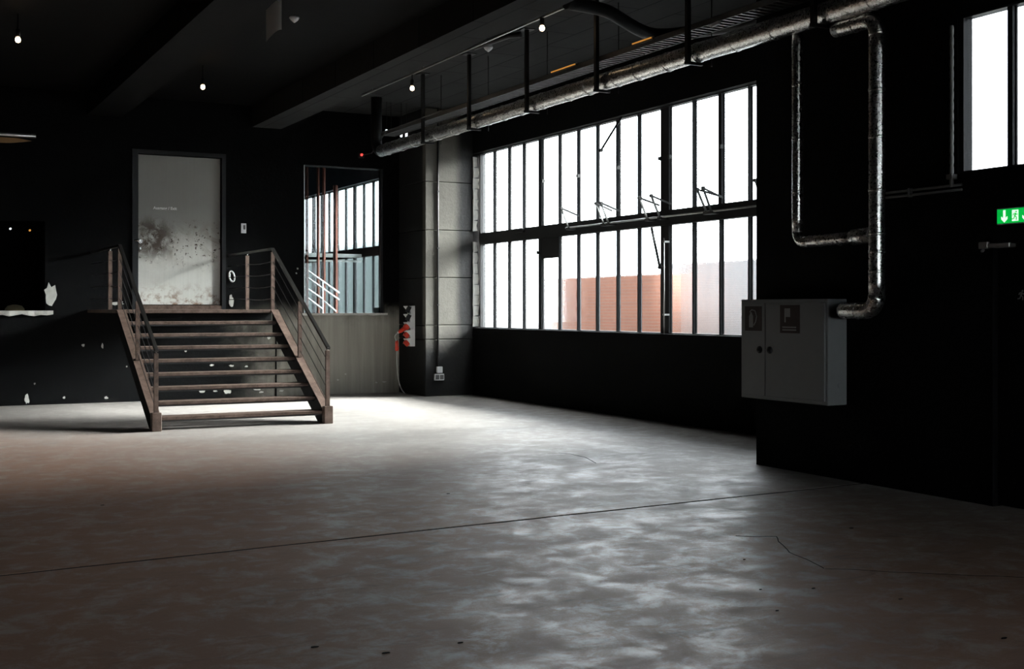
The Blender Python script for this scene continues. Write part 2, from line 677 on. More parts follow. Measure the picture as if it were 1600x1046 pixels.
MAT['red'] = mat_plain('red_plastic', (0.62, 0.045, 0.020), 0.35, var=0.08)
MAT['grey'] = mat_plain('grey_plastic', (0.10, 0.10, 0.10), 0.5)
MAT['chrome'] = mat_plain('bright_metal', (0.75, 0.75, 0.74), 0.25, 1.0)
MAT['steel'] = mat_plain('galvanised_steel', (0.50, 0.50, 0.48), 0.38, 0.9, var=0.25, nscale=20)
MAT['traysteel'] = mat_plain('dull_tray_steel', (0.16, 0.16, 0.155), 0.5, 0.7, var=0.25, nscale=20)
MAT['armsteel'] = mat_plain('oily_dark_steel', (0.07, 0.07, 0.068), 0.5, 0.5, var=0.3, nscale=30)
MAT['asphalt'] = mat_plain('outdoor_asphalt', (0.02, 0.02, 0.02), 0.9)
MAT['outgrey'] = mat_plain('outdoor_render', (0.06, 0.068, 0.064), 0.9)
MAT['redsteel'] = mat_plain('red_lead_steel', (0.22, 0.075, 0.05), 0.6, var=0.3)
MAT['bulb'] = mat_emit('warm_bulb', (1.0, 0.70, 0.42), 14.0)
MAT['amber'] = mat_emit('amber_glow', (1.0, 0.42, 0.08), 0.45)
MAT['led_red'] = mat_emit('red_indicator', (1.0, 0.06, 0.05), 2.0)
MAT['led_white'] = mat_emit('white_indicator', (0.9, 0.95, 1.0), 1.4)
MAT['sign_green'] = mat_emit('lit_sign_green', (0.0, 0.42, 0.05), 1.0)
MAT['sign_white'] = mat_emit('lit_sign_white', (0.85, 1.0, 0.88), 1.0)
MAT['pictogram'] = mat_plain('pale_pictogram_print', (0.22, 0.225, 0.22), 0.6)
MAT['sticker_red'] = mat_plain('dark_red_sticker', (0.02, 0.006, 0.005), 0.5)
MAT['sheet'] = mat_plain('grey_plastic_sheet', (0.45, 0.42, 0.38), 0.4, var=0.3, nscale=5)
MAT['dark'] = mat_plain('dark_void', (0.004, 0.004, 0.004), 0.9, spec=0.1)
MAT['slate'] = mat_plain('slate_blue_paint', (0.035, 0.045, 0.06), 0.7)
MAT['crack'] = mat_plain('dark_floor_crack', (0.006, 0.005, 0.005), 0.95, spec=0.1)
MAT['print_white'] = mat_plain('white_lettering', (0.9, 0.9, 0.88), 0.5, var=0.02)
MAT['cord'] = mat_plain('pale_cable_sheath', (0.45, 0.46, 0.42), 0.5)

# ------------------------------------------------------------------ floor
fl = MB().box(-6.0, 9.95, -5.0, 20.8, -0.35, -0.16).build('floor', MAT['crack'])
tag(fl, 'worn grey brown concrete floor with a joint across it', kind='structure')
JA, JB = (-6.0, 7.19), (9.95, 8.22)       # expansion joint across the room
gap = 0.022
jit = [(-6.0 + 15.95 * i / 110, 7.19 + 1.03 * i / 110) for i in range(111)]
far = [(x, y + gap + 0.010 * noise.noise(Vector((x * 2.1, 3, 0)))) for x, y in jit]
near = [(x, y - gap + 0.010 * noise.noise(Vector((x * 2.3, 9, 0)))) for x, y in jit]
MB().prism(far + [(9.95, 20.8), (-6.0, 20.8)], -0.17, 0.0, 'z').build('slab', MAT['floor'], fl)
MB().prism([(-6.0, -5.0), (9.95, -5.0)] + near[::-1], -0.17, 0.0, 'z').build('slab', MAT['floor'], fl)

MB().prism(near + far[::-1], -0.03, -0.003, 'z').build('joint_sealant', MAT['crack'], fl)


def ribbon(pts, w, z, name, parent, mat):
    m = MB()
    pts = [Vector((p[0], p[1], z)) for p in pts]
    for i in range(len(pts) - 1):
        t = (pts[i + 1] - pts[i])
        s_ = Vector((-t.y, t.x, 0)).normalized() * w / 2
        a, b_ = pts[i], pts[i + 1]
        dn = Vector((0, 0, 0.0025))
        m.add([a - s_ - dn, b_ - s_ - dn, b_ + s_ - dn, a + s_ - dn, a - s_, b_ - s_, b_ + s_, a + s_],
              [(0, 3, 2, 1), (4, 5, 6, 7), (0, 1, 5, 4), (1, 2, 6, 5), (2, 3, 7, 6), (3, 0, 4, 7)])
    return m.build(name, mat, parent)


def crack(pxs, w):
    base = [at(p, q, z=0.0) for p, q in pxs]
    pts = []
    for i in range(len(base) - 1):
        for k in range(8):
            q = base[i].lerp(base[i + 1], k / 8)
            pts.append((q.x + 0.02 * noise.noise(q * 4), q.y + 0.03 * noise.noise(q * 5 + Vector((7, 0, 0)))))
    pts.append((base[-1].x, base[-1].y))
    ribbon(pts, w, 0.0015, 'crack', fl, MAT['crack'])


crack([(1150, 838), (1214, 839)], 0.006)
crack([(1214, 839), (1219, 848), (1235, 864), (1262, 876), (1287, 889)], 0.006)
crack([(1287, 889), (1380, 893), (1480, 898), (1600, 903)], 0.005)
crack([(873, 708), (893, 710), (914, 715), (931, 724)], 0.008)
for (p, q, s_) in ((1330, 826, 0.05), (1407, 937, 0.03), (1271, 920, 0.025), (1188, 922, 0.02), (1569, 998, 0.04), (160, 790, 0.04),
                   (1214, 955, 0.02), (492, 1012, 0.04), (603, 1021, 0.04), (1163, 875, 0.02), (700, 772, 0.03), (720, 1005, 0.03)):
    c_ = at(p, q, z=0.0)
    s_ *= 0.5
    m = MB()
    ring = [(c_.x + s_ * math.cos(a) * (0.7 + 0.5 * random.random()), c_.y + 0.45 * s_ * math.sin(a) * (0.7 + 0.5 * random.random())) for a in [i * math.pi / 4 for i in range(8)]]
    m.prism(ring, -0.001, 0.003, 'z').build('grit_flake', MAT['crack'], fl)

# ------------------------------------------------------------------ ceiling and beams
ce = MB().box(-6.0, 9.95, -5.0, 20.8, ZC, ZC + 0.3).build('ceiling', MAT['ceiling'])
tag(ce, 'dark board marked concrete ceiling with deep beams', kind='structure')
for xb0, xb1 in ((-5.3, -4.75), (-2.5, -1.95), (0.32, 0.87), (3.08, 3.63), (5.82, 6.34)):
    MB().box(xb0, xb1, -5.0, 20.8, 4.70, ZC + 0.05).build('beam', MAT['ceiling'] if xb0 > 5 else MAT['wall'], ce)
for xb0, xb1 in ((-4.75, -2.5), (-1.95, 0.32), (0.87, 3.08), (3.63, 5.82)):  # bays left of the last beam get a near-black layer
    MB().box(xb0, xb1, -5.0, 20.8, ZC - 0.012, ZC + 0.02).build('dark_bay', MAT['wall'], ce)

# ------------------------------------------------------------------ walls
BWX0, BWX1, BWZ0, BWZ1 = 6.755, 8.285, 1.45, 4.15          # glazed opening in the back wall
DX0, DX1, DZ0, DZ1 = 3.80, 5.36, 1.53, 4.20                # door opening
OX0, OX1, OZ0, OZ1 = -1.2, 2.44, 1.50, 3.0                 # dark hatch at far left
BT = 0.30
w = MB()
for (x0, x1, z0, z1) in ((-6.0, OX0, 0, ZC), (OX0, OX1, 0, OZ0), (OX0, OX1, OZ1, ZC), (OX1, DX0, 0, ZC), (DX0, DX1, 0, DZ0), (DX0, DX1, DZ1, ZC),
                         (DX1, BWX0, 0, ZC), (BWX0, BWX1, 0, BWZ0), (BWX0, BWX1, BWZ1, ZC), (BWX1, 9.95, 0, ZC)):
    w.box(x0, x1, YB, YB + BT, z0 - 0.05, z1)
wall_back = tag(w.build('wall_back', MAT['back']), 'black painted back wall with door, glazed opening and grey patch', kind='structure')

w = MB()
w.box(XW, 9.74, YJ, YB, -0.05, WZ0)
w.box(XW, 9.74, YJ, YB, WZ1, ZC)
w.box(XW, 9.74, 19.6, YB, WZ0, WZ1)
tag(w.build('wall_right', MAT['wall']), 'black wall of the window bay below and above the big window', kind='structure')

N0, N1, NZ0, NZ1 = 3.6, 7.02, 2.64, 3.90    # high window of the near wall
DN0, DN1, DNZ = 5.55, 6.72, 2.10            # dark exit door of the near wall
w = MB()
w.box(XN, XN + 0.15, -5.0, DN0, -0.05, NZ0)
w.box(XN, XN + 0.15, DN0, DN1, DNZ, NZ0)
w.box(XN, XN + 0.15, DN1, YJ, -0.05, NZ0)
w.box(XN, XN + 0.15, -5.0, N0, NZ0, NZ1)
w.box(XN, XN + 0.15, N1, YJ, NZ0, NZ1)
w.box(XN, XN + 0.15, -5.0, YJ, NZ1, ZC)
w.box(XN + 0.15, 9.95, YJ - 0.25, YJ, -0.05, ZC)
tag(w.build('wall_near_right', MAT['wall']), 'black wall carrying the cabinet and the foil pipes', kind='structure')
tag(MB().box(-6.3, -6.0, -5.3, 21.1, -0.05, ZC + 0.3).build('wall_left', MAT['wall']), 'black wall on the left', kind='structure')
RX0, RX1, RZ0, RZ1 = 1.2, 7.2, 0.8, 2.9     # window behind the camera
w = MB().box(-6.0, RX0, -5.3, -5.0, -0.05, ZC + 0.3).box(RX1, 8.1, -5.3, -5.0, -0.05, ZC + 0.3).box(RX0, RX1, -5.3, -5.0, -0.05, RZ0).box(RX0, RX1, -5.3, -5.0, RZ1, ZC + 0.3)
tag(w.build('wall_rear', MAT['wall']), 'black wall behind the camera', kind='structure')

# concrete pillar in the corner, built up in courses
pil = thing('pillar', 'bare concrete pillar in the corner between glazed opening and big window', None, (9.0, 20.2, 0), kind='structure')
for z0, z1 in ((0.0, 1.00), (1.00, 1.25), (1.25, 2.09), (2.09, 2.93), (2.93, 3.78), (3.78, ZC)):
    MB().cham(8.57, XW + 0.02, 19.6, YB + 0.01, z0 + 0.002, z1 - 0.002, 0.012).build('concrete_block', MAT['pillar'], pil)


# paint chips and broken plaster on the back wall
def blob(cx, cz, rx, rz, y0, y1, seed, n=14):
    pts = []
    for i in range(n):
        a = 2 * math.pi * i / n
        k = 0.55 + 0.9 * abs(noise.noise(Vector((math.cos(a) * 1.7 + seed * 3.1, math.sin(a) * 1.7, seed))))+0.2*random.random()
        pts.append((cx + rx * k * math.cos(a), cz + rz * k * math.sin(a)))
    return MB().prism(pts, y0, y1, 'y')


chip_px = [(42, 624, 5, 9), (316, 612, 7, 4), (336, 611, 5, 3), (355, 612, 9, 5), (402, 608, 9, 4), (408, 613, 6, 2), (420, 528, 4, 4), (411, 525, 3, 3),
           (166, 622, 4, 3), (290, 549, 3, 2), (130, 540, 3, 3), (160, 541, 2, 5), (198, 573, 2, 2), (54, 600, 2, 2), (100, 622, 3, 3), (528, 594, 3, 2), (462, 603, 4, 2),
           (588, 598, 3, 2), (600, 597, 5, 2), (330, 571, 5, 2), (362, 572, 6, 2), (385, 573, 4, 2), (440, 611, 5, 2), (540, 585, 2, 2), (465, 420, 2, 2), (463, 427, 2, 2)]
for i, (p, q, a, b) in enumerate(chip_px):
    c_ = at(p, q, y=YB)
    s_ = 21.0 / F
    blob(c_.x, c_.z, a * s_ * 0.8, b * s_ * 0.8, YB - 0.006, YB + 0.01, i + 1).build('bare_plaster_chip', MAT['plaster'], wall_back)
# hatch: bright broken jamb, sill and dark recess
c_ = at(76, 461, y=YB)
blob(OX1 + 0.08, c_.z, 0.11, 0.19, YB - 0.012, YB + 0.02, 40).build('bare_plaster_chip', MAT['plaster'], wall_back)
sill = MB()
ns = 40
top, front = [], []
for i in range(ns + 1):
    x = OX0 + (OX1 + 0.12 - OX0) * i / ns
    j = 0.03 * noise.noise(Vector((x * 5, 0, 2)))
    jj = 0.03 * noise.noise(Vector((x * 6, 4, 2)))
    top.append((x, YB - 0.05 + j, OZ0 + 0.012))
    front.append((x, YB - 0.045 + j, OZ0 - 0.06 + jj))
for i in range(ns):
    a0, a1, b0, b1 = top[i], top[i + 1], front[i], front[i + 1]
    k0, k1 = (a0[0], YB + 0.25, a0[2]), (a1[0], YB + 0.25, a1[2])
    sill.add([a0, a1, k1, k0, b0, b1, (b1[0], YB + 0.02, b1[2]), (b0[0], YB + 0.02, b0[2])], [(0, 1, 2, 3), (0, 4, 5, 1), (4, 7, 6, 5)])
sill.build('broken_sill', MAT['plaster'], wall_back)
rec = MB()
rec.box(OX0 - 0.1, OX1 + 0.1, YB + 2.0, YB + 2.1, 0.9, 3.4)
rec.box(OX0 - 0.2, OX0 - 0.1, YB + BT, YB + 2.1, 0.9, 3.4)
rec.box(OX1 + 0.1, OX1 + 0.2, YB + BT, YB + 2.1, 0.9, 3.4)
rec.box(OX0 - 0.2, OX1 + 0.2, YB + BT, YB + 2.1, 3.3, 3.4)
rec.box(OX0 - 0.2, OX1 + 0.2, YB + BT, YB + 2.1, 0.9, 1.0)
rec.build('recess', MAT['dark'], wall_back)

# ------------------------------------------------------------------ window_1: the big steel window
UP = [19.53, 19.03, 18.47, 17.94, 17.354, 16.74, 16.16, 15.605, 15.035, 14.48, 13.82, 13.17, 12.59, 12.01, 11.43, 10.85, 10.27, 9.62]
THICK = {17.354: 0.10, 15.035: 0.045, 13.82: 0.20, 12.59: 0.07, 10.85: 0.07}


def steel_window(name, label, ys, xg, z0, z1, tz, thick, cuts=(), lower_thick=(17.354, 13.82)):
    root = thing(name, label, None, (xg, (ys[0] + ys[-1]) / 2, z0), kind='structure')
    fx0, fx1 = xg - 0.05, xg + 0.05
    lo, hi = min(ys), max(ys)
    MB().box(fx0, fx1, lo - 0.04, hi + 0.05, z0 - 0.05, z0 + 0.015).build('bottom_rail', MAT['frame'], root)
    MB().box(fx0, fx1, lo - 0.04, hi + 0.05, z1 - 0.012, z1 + 0.05).build('top_rail', MAT['frame'], root)
    MB().box(fx0, fx1, hi - 0.012, hi + 0.05, z0, z1).build('side_jamb', MAT['frame'], root)
    MB().box(fx0, fx1, lo - 0.05, lo + 0.012, z0, z1).build('side_jamb', MAT['frame'], root)
    if tz:
        MB().box(fx0 - 0.02, fx1, lo, hi, tz[0], tz[1]).build('transom', MAT['frame'], root)
    rows = [(z0, tz[0]), (tz[1], z1)] if tz else [(z0, z1)]
    for ri, (a, b) in enumerate(rows):
        for y in ys[1:-1]:
            t = thick.get(y, 0.028)
            if tz and ri == 0 and y not in lower_thick:
                t = 0.03
            mb = MB().box(xg - 0.035, xg + 0.025, y - t / 2, y + t / 2, a, b)
            mb.box(xg - 0.005, xg + 0.003, y - t / 2 - 0.012, y + t / 2 + 0.012, a, b)
            mb.build('mullion', MAT['frame'], root)
        for i in range(len(ys) - 1):
            y1, y0 = ys[i], ys[i + 1]
            aa, bb = a, b
            for (ri_, i_, lim) in cuts:
                if ri_ == ri and i_ == i:
                    MB().box(xg - 0.03, xg + 0.02, y0, y1, lim, b).build('blanking_panel', MAT['frame'], root)
                    bb = lim
            MB().box(xg - 0.003, xg + 0.003, y0 + 0.008, y1 - 0.008, aa, bb).build('pane', MAT['frost'], root)
    return root


win1 = steel_window('window_1', 'long black steel window of frosted panes beside the cabinet', UP, XG, WZ0, WZ1, (TZ0, TZ1), THICK, cuts=((0, 4, 2.36),))
# small latches and hinge knobs on the mullions
for (p, q) in ((848, 283), (903, 275), (965, 262), (1046, 245), (1126, 229), (1031, 248), (841, 395)):
    c_ = at(p, q, x=XG - 0.06)
    MB().box(c_.x - 0.02, c_.x + 0.03, c_.y - 0.02, c_.y + 0.02, c_.z - 0.025, c_.z + 0.025).build('latch', MAT['armsteel'], win1)
c_ = at(812, 361, x=XG - 0.08)
MB().cham(c_.x - 0.05, c_.x + 0.05, c_.y - 0.16, c_.y + 0.16, c_.z - 0.03, c_.z + 0.04, 0.01).build('latch', MAT['blackmetal'], win1)
# broken plaster down the left jamb
for k in range(16):
    z = 1.22 + k * 0.19
    if k in (8,):
        continue
    wd = 0.07 + 0.05 * random.random()
    m = MB()
    ring = [(XW - 0.01 + 0.012 * random.random(), z), (XW + wd, z + 0.02 * random.random()), (XW + wd * (0.7 + 0.5 * random.random()), z + 0.10), (XW + wd, z + 0.18), (XW - 0.005, z + 0.19)]
    m.prism(ring, 19.57 + 0.012 * random.random(), 19.61, 'y').build('broken_plaster', MAT['plaster'], win1)

# window opener: long shaft with folding arms
op = thing('window_opener', 'steel shaft with folding arms that opens the upper panes of the long window', 'window opener', tuple(at(1030, 340, x=XG - 0.17)))
XS = XG - 0.17
p0, p1 = at(884, 356, x=XS), at(1215, 319, x=XS)
zz = (p0.z + p1.z) / 2
MB().tube([(XS, p0.y, zz), (XS, p1.y - 0.2, zz)], 0.013, 8).build('shaft', MAT['steel'], op, True)


def z8(x, y):
    return 860 + x / 4.571, 260 + y / 4.571


arms = [((130, 440), (78, 300), (205, 355)), ((378, 405), (325, 265), (440, 318)), ((415, 408), (362, 262), (490, 318)), ((695, 385), (635, 225), (780, 280)),
        ((785, 375), (720, 210), (860, 270)), ((1115, 330), (1048, 165), (1215, 215)), ((1150, 325), (1090, 155), (1232, 225)), ((1530, 285), (1463, 100), (1560, 85))]
for a_, b_, c_ in arms:
    A = at(*z8(*a_), x=XS)
    B = at(*z8(*b_), x=XS - 0.16)
    C = at(*z8(*c_), x=XG - 0.05)
    ar = MB().bar(A, B, 0.016, 0.028).build('arm', MAT['armsteel'], op)
    MB().bar(B, C, 0.014, 0.024).build('link', MAT['armsteel'], ar)
    MB().lathe([(0.022, -0.02), (0.022, 0.02)], B, 'y', 10).build('pivot', MAT['armsteel'], ar)
    MB().box(XS - 0.02, XG - 0.05, A.y - 0.05, A.y + 0.05, zz - 0.035, zz + 0.005).build('bracket', MAT['armsteel'], ar)
# loose stay bars
A, B = at(973, 180, x=XG - 0.08), at(939, 235, x=XG - 0.35)
o = MB().bar(A, B, 0.022, 0.03)
o.lathe([(0.026, -0.02), (0.026, 0.02)], B, 'y', 10)
tag(o.build('window_stay', MAT['blackmetal']), 'black stay bar hanging slanted across an upper pane', 'stay bar')
A, B = at(1018, 356, x=XG - 0.12), at(1031, 418, x=XG - 0.10)
o = MB().bar(A, B, 0.026, 0.026, (0, 1, 0))
o.lathe([(0.024, -0.02), (0.024, 0.02)], B, 'y', 10)
o.box(B.x - 0.02, XG - 0.03, B.y - 0.05, B.y, B.z - 0.012, B.z + 0.012)
tag(o.build('crank_lever', MAT['blackmetal']), 'black crank lever hanging below the opener shaft', 'lever')
A, B = at(1037.5, 372, x=XG - 0.10), at(1037.5, 540, x=XG - 0.10)
o = thing('opener_rod', 'thin upright steel rod in front of the thick lower mullion', 'rod', (A.x, A.y, B.z))
MB().tube([(A.x, A.y, B.z), (A.x, A.y, A.z)], 0.010, 8).build('rod', MAT['steel'], o, True)
for q in (378, 492):
    c_ = at(1036.5, q, x=XG - 0.10)
    MB().box(A.x - 0.014, XG - 0.03, A.y - 0.03, A.y + 0.014, c_.z - 0.012, c_.z + 0.012).build('clip', MAT['steel'], o)

# ------------------------------------------------------------------ window_2: glazed opening in the back wall
w2 = thing('window_2', 'tall clear interior pane beside the corner pillar', None, ((BWX0 + BWX1) / 2, YB + 0.06, BWZ0), kind='structure')
MB().box(BWX0 + 0.02, BWX1 - 0.02, YB + 0.10, YB + 0.108, BWZ0 + 0.02, BWZ1 - 0.02).build('pane', MAT['clear'], w2)
for (x0, x1, z0, z1) in ((BWX0, BWX0 + 0.035, BWZ0, BWZ1), (BWX1 - 0.05, BWX1, BWZ0, BWZ1), (BWX0, BWX1, BWZ1 - 0.035, BWZ1)):
    MB().box(x0, x1, YB + 0.07, YB + 0.14, z0, z1).build('frame_bar', MAT['steel'] if x1 < BWX0 + 0.1 else MAT['doorframe'], w2)
m = MB()
pts = []
for i in range(31):
    x = BWX0 - 0.04 + (BWX1 + 0.08 - BWX0) * i / 30
    pts.append((x, BWZ0 - 0.025 + 0.02 * noise.noise(Vector((x * 7, 0, 5)))))
m.prism(pts + [(BWX1 + 0.04, BWZ0 + 0.012), (BWX0 - 0.04, BWZ0 + 0.012)], YB - 0.05, YB + 0.28, 'y').build('sill', MAT['plaster'], w2)
c_ = at(589, 482, y=YB + 0.2)
o = MB().lathe([(0.045, 0), (0.06, 0.10), (0.065, 0.10)], (c_.x, YB + 0.2, BWZ0 + 0.012), 'z', 14)
tag(o.build('flower_pot', MAT['grey']), 'small dark pot on the sill behind the clear pane', 'pot')

# ------------------------------------------------------------------ neighbouring hall seen through that pane
NH = 33.5
tag(MB().box(3.0, 9.95, YB + BT, NH, -0.3, 0.0).build('floor_next_hall', MAT['asphalt']), 'floor of the hall behind the clear pane', kind='structure')
tag(MB().box(3.0, 9.95, YB + BT, NH, ZC, ZC + 0.3).build('ceiling_next_hall', MAT['slate']), 'dark ceiling of the hall behind the clear pane', kind='structure')
w = MB().box(XW, 9.74, YB, NH, -0.05, WZ0).box(XW, 9.74, YB, NH, WZ1, ZC).box(XW, 9.74, YB, 21.35, WZ0, WZ1).box(XW, 9.74, 33.05, NH, WZ0, WZ1)
tag(w.build('wall_next_hall', MAT['slate']), 'slate wall above the windows of the hall behind the pane', kind='structure')
tag(MB().box(3.0, 9.95, NH, NH + 0.2, -0.05, ZC).build('wall_next_hall_end', MAT['wall']), 'end wall of the hall behind the pane', kind='structure')
tag(MB().box(2.8, 3.0, YB + BT, NH, -0.05, ZC).build('wall_next_hall_left', MAT['wall']), 'left wall of the hall behind the pane', kind='structure')
ys4 = [33.0 - 0.58 * i for i in range(21)]
steel_window('window_4', 'steel window of the neighbouring hall seen through the clear pane', ys4, XG, WZ0, WZ1, (TZ0, TZ1), {ys4[7]: 0.16, ys4[12]: 0.1}, lower_thick=(ys4[7], ys4[12]))
for i, (p, xx, wd, z1, lab) in enumerate(((479.5, 7.2, 0.028, ZC, 'red steel post nearest the left edge of the clear pane'), (497, 7.6, 0.028, ZC, 'second red steel post behind the clear pane'),
                                          (506, 8.0, 0.032, ZC, 'third red steel post behind the clear pane'), (524, 8.8, 0.05, 4.2, 'wide red steel post against the windows of the next hall'),
                                          (597, 8.62, 0.035, 4.2, 'red steel post at the right edge of the clear pane'))):
    c_ = at(p, 400, x=xx)
    mb = MB().box(xx - wd, xx + wd, c_.y - 0.012, c_.y + 0.012, 0, z1).box(xx - 0.01, xx + 0.01, c_.y - wd, c_.y + wd, 0, z1)
    tag(mb.build('steel_post', MAT['redsteel']), lab, 'post', 'red posts in the next hall')
hr = thing('stair_railing', 'white stair railing sloping down behind the clear pane', 'railing', (7.6, 22.4, 0))
for (a_, b_) in (((462, 410), (530, 458)), ((462, 421), (530, 469)), ((462, 439), (505, 468)), ((462, 452), (505, 484)), ((505, 470), (525, 487))):
    MB().tube([at(*a_, y=22.4), at(*b_, y=22.4)], 0.017, 8).build('rail', MAT['white'], hr, True)
A, B = at(504, 441, y=22.4), at(504, 489, y=22.4)
MB().tube([(A.x, A.y, 0), A], 0.018, 8).build('post', MAT['white'], hr, True)
o = MB().box(3.0, 9.5, 25.2, 25.3, 2.66, 2.74).box(3.0, 9.5, 25.2, 25.3, 2.56, 2.60)
tag(o.build('crossbar', MAT['steel']), 'steel crossbar across the windows of the next hall', 'bar')

# ------------------------------------------------------------------ window_3: high window of the near wall
ys3 = [6.99, 6.54, 6.08, 5.62, 5.16, 4.7, 4.24, 3.62]
steel_window('window_3', 'high frosted window above the green exit sign', ys3, XN + 0.07, NZ0, NZ1, None, {y: 0.05 for y in ys3})

# ------------------------------------------------------------------ window_5: in the wall behind the camera
w5 = thing('window_5', 'frosted steel window in the wall behind the camera', None, ((RX0 + RX1) / 2, -5.1, RZ0), kind='structure')
for x in [RX0 + k for k in range(7)]:
    MB().box(x - 0.03, x + 0.03, -5.2, -5.1, RZ0, RZ1).build('mullion', MAT['frame'], w5)
for z in (RZ0, RZ1):
    MB().box(RX0, RX1, -5.2, -5.1, z - 0.03, z + 0.03).build('rail', MAT['frame'], w5)
for k in range(6):
    MB().box(RX0 + k + 0.03, RX0 + k + 0.97, -5.153, -5.147, RZ0 + 0.03, RZ1 - 0.03).build('pane', MAT['frost'], w5)
# ------------------------------------------------------------------ outside
tag(MB().box(9.95, 90, -30, 140, -0.4, -0.3).box(-30, 9.95, -40, -5.3, -0.4, -0.3).build('yard_ground', MAT['asphalt']), 'dark asphalt yard outside the windows', kind='structure')
o = thing('shade_canopy', 'added flat canopy outside the big window, out of view, shading the panes', 'canopy', (12.4, 12, -0.3))  # added out of view to cut steep sky light near the wall
MB().box(9.95, 13.0, 9.0, 18.6, 5.8, 6.0).build('shade_slab', MAT['outgrey'], o)
for y in (9.2,):
    MB().box(12.3, 12.5, y, y + 0.2, -0.3, 5.8).build('post', MAT['outgrey'], o)
wg = thing('shade_wing', 'added pale wing across the yard, blocking sun and sky at the near panes', 'building', (17.5, 3, -0.3))  # added to block sun and sky from the near windows
MB().box(16.0, 19.0, -6.0, 12.5, -0.3, 13.0).build('wall', mat_plain('shade_wing_render', (0.30, 0.31, 0.32), 0.9), wg)  # wall of the added shade wing
MB().box(15.8, 19.2, -6.2, 12.7, 13.0, 13.25).build('shade_roof', MAT['outgrey'], wg)
tag(MB().box(16.0, 16.4, 22.9, 28.6, -0.3, 2.35).build('brick_wall', MAT['brick']), 'low red brick wall in the yard seen blurred through frosted panes', 'brick wall')
tag(MB().box(18.0, 18.4, 19.5, 26.0, -0.3, 2.7).build('rendered_wall', mat_plain('pale_yard_render', (0.17, 0.18, 0.185), 0.9)), 'low grey wall in the yard right of the brick wall', 'wall')
tag(MB().box(20.0, 21.0, 47, 100, -0.3, 4.6).build('far_shed', MAT['outgrey']), 'long grey green shed beyond the windows of the next hall', 'shed')

# ------------------------------------------------------------------ door_1: rusty exit door
d1 = thing('door_1', 'rust spotted white steel door lettered Ausgang / Exit', None, (4.59, YB, 1.55), kind='structure')
DL, DR = 3.905, 5.28
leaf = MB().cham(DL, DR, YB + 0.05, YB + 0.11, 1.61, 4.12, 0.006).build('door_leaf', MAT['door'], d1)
for (x0, x1, z0, z1) in ((DX0, DL - 0.012, DZ0, DZ1), (DR + 0.012, DX1, DZ0, DZ1), (DL - 0.012, DR + 0.012, 4.13, DZ1)):
    MB().box(x0, x1, YB - 0.02, YB + 0.2, z0, z1).build('door_frame', MAT['doorframe'], d1)
MB().box(DX0, DX1, YB - 0.01, YB + 0.25, DZ0 - 0.02, DZ0 + 0.07).build('threshold', MAT['rust'], d1)
MB().box(DX0 - 0.05, DX1 + 0.05, YB + BT + 0.02, YB + BT + 0.06, DZ0 - 0.1, DZ1 + 0.1).build('backing_board', MAT['dark'], d1)
c_ = at(213, 377, y=YB + 0.0)
h = MB().lathe([(0.035, 0), (0.035, 0.05)], (DL + 0.03, YB + 0.0, c_.z), 'y', 12).build('door_handle', MAT['chrome'], leaf, True)
MB().tube([(DL + 0.03, YB + 0.0, c_.z), (DL + 0.03, YB - 0.05, c_.z), (DL - 0.08, YB - 0.055, c_.z + 0.01)], 0.013, 8).build('lever', MAT['chrome'], leaf, True)
MB().lathe([(0.02, 0), (0.02, 0.05)], (DL + 0.03, YB + 0.0, c_.z - 0.12), 'y', 10).build('lock_cylinder', MAT['chrome'], leaf, True)


def text_mesh(body, size, name, mat, parent, origin, rot, depth=0.002):
    cu = bpy.data.curves.new(name, 'FONT')
    cu.body = body
    cu.size = size
    cu.extrude = depth
    cu.offset = size * 0.03
    tmp = bpy.data.objects.new(name + '_tmp', cu)
    COL.objects.link(tmp)
    dg = bpy.context.evaluated_depsgraph_get()
    me = bpy.data.meshes.new_from_object(tmp.evaluated_get(dg))
    bpy.data.objects.remove(tmp)
    me.name = name
    me.materials.clear()
    me.materials.append(mat)
    o = bpy.data.objects.new(name, me)
    COL.objects.link(o)
    o.parent = parent
    o.location = Vector(origin) - ORIGIN[parent.name]
    o.rotation_euler = rot
    ORIGIN[o.name] = Vector(origin)
    return o


c_ = at(239.5, 327, y=YB + 0.048)
text_mesh('Ausgang / Exit', 0.068, 'lettering', MAT['print_white'], leaf, c_, (math.pi / 2, 0, 0))

# ------------------------------------------------------------------ stairs
XL, XR = 3.15, 5.41
Y0S, RUN, RISE = 15.72, 0.305, 0.17
ZL, YL = RISE * 9, Y0S + RUN * 8
st = thing('metal_staircase', 'rusty brown steel staircase with wire railings up to the white door', 'staircase', ((XL + XR) / 2, 18.0, 0))
SL = RISE / RUN


def nose_z(y):
    return RISE + (y - Y0S) * SL


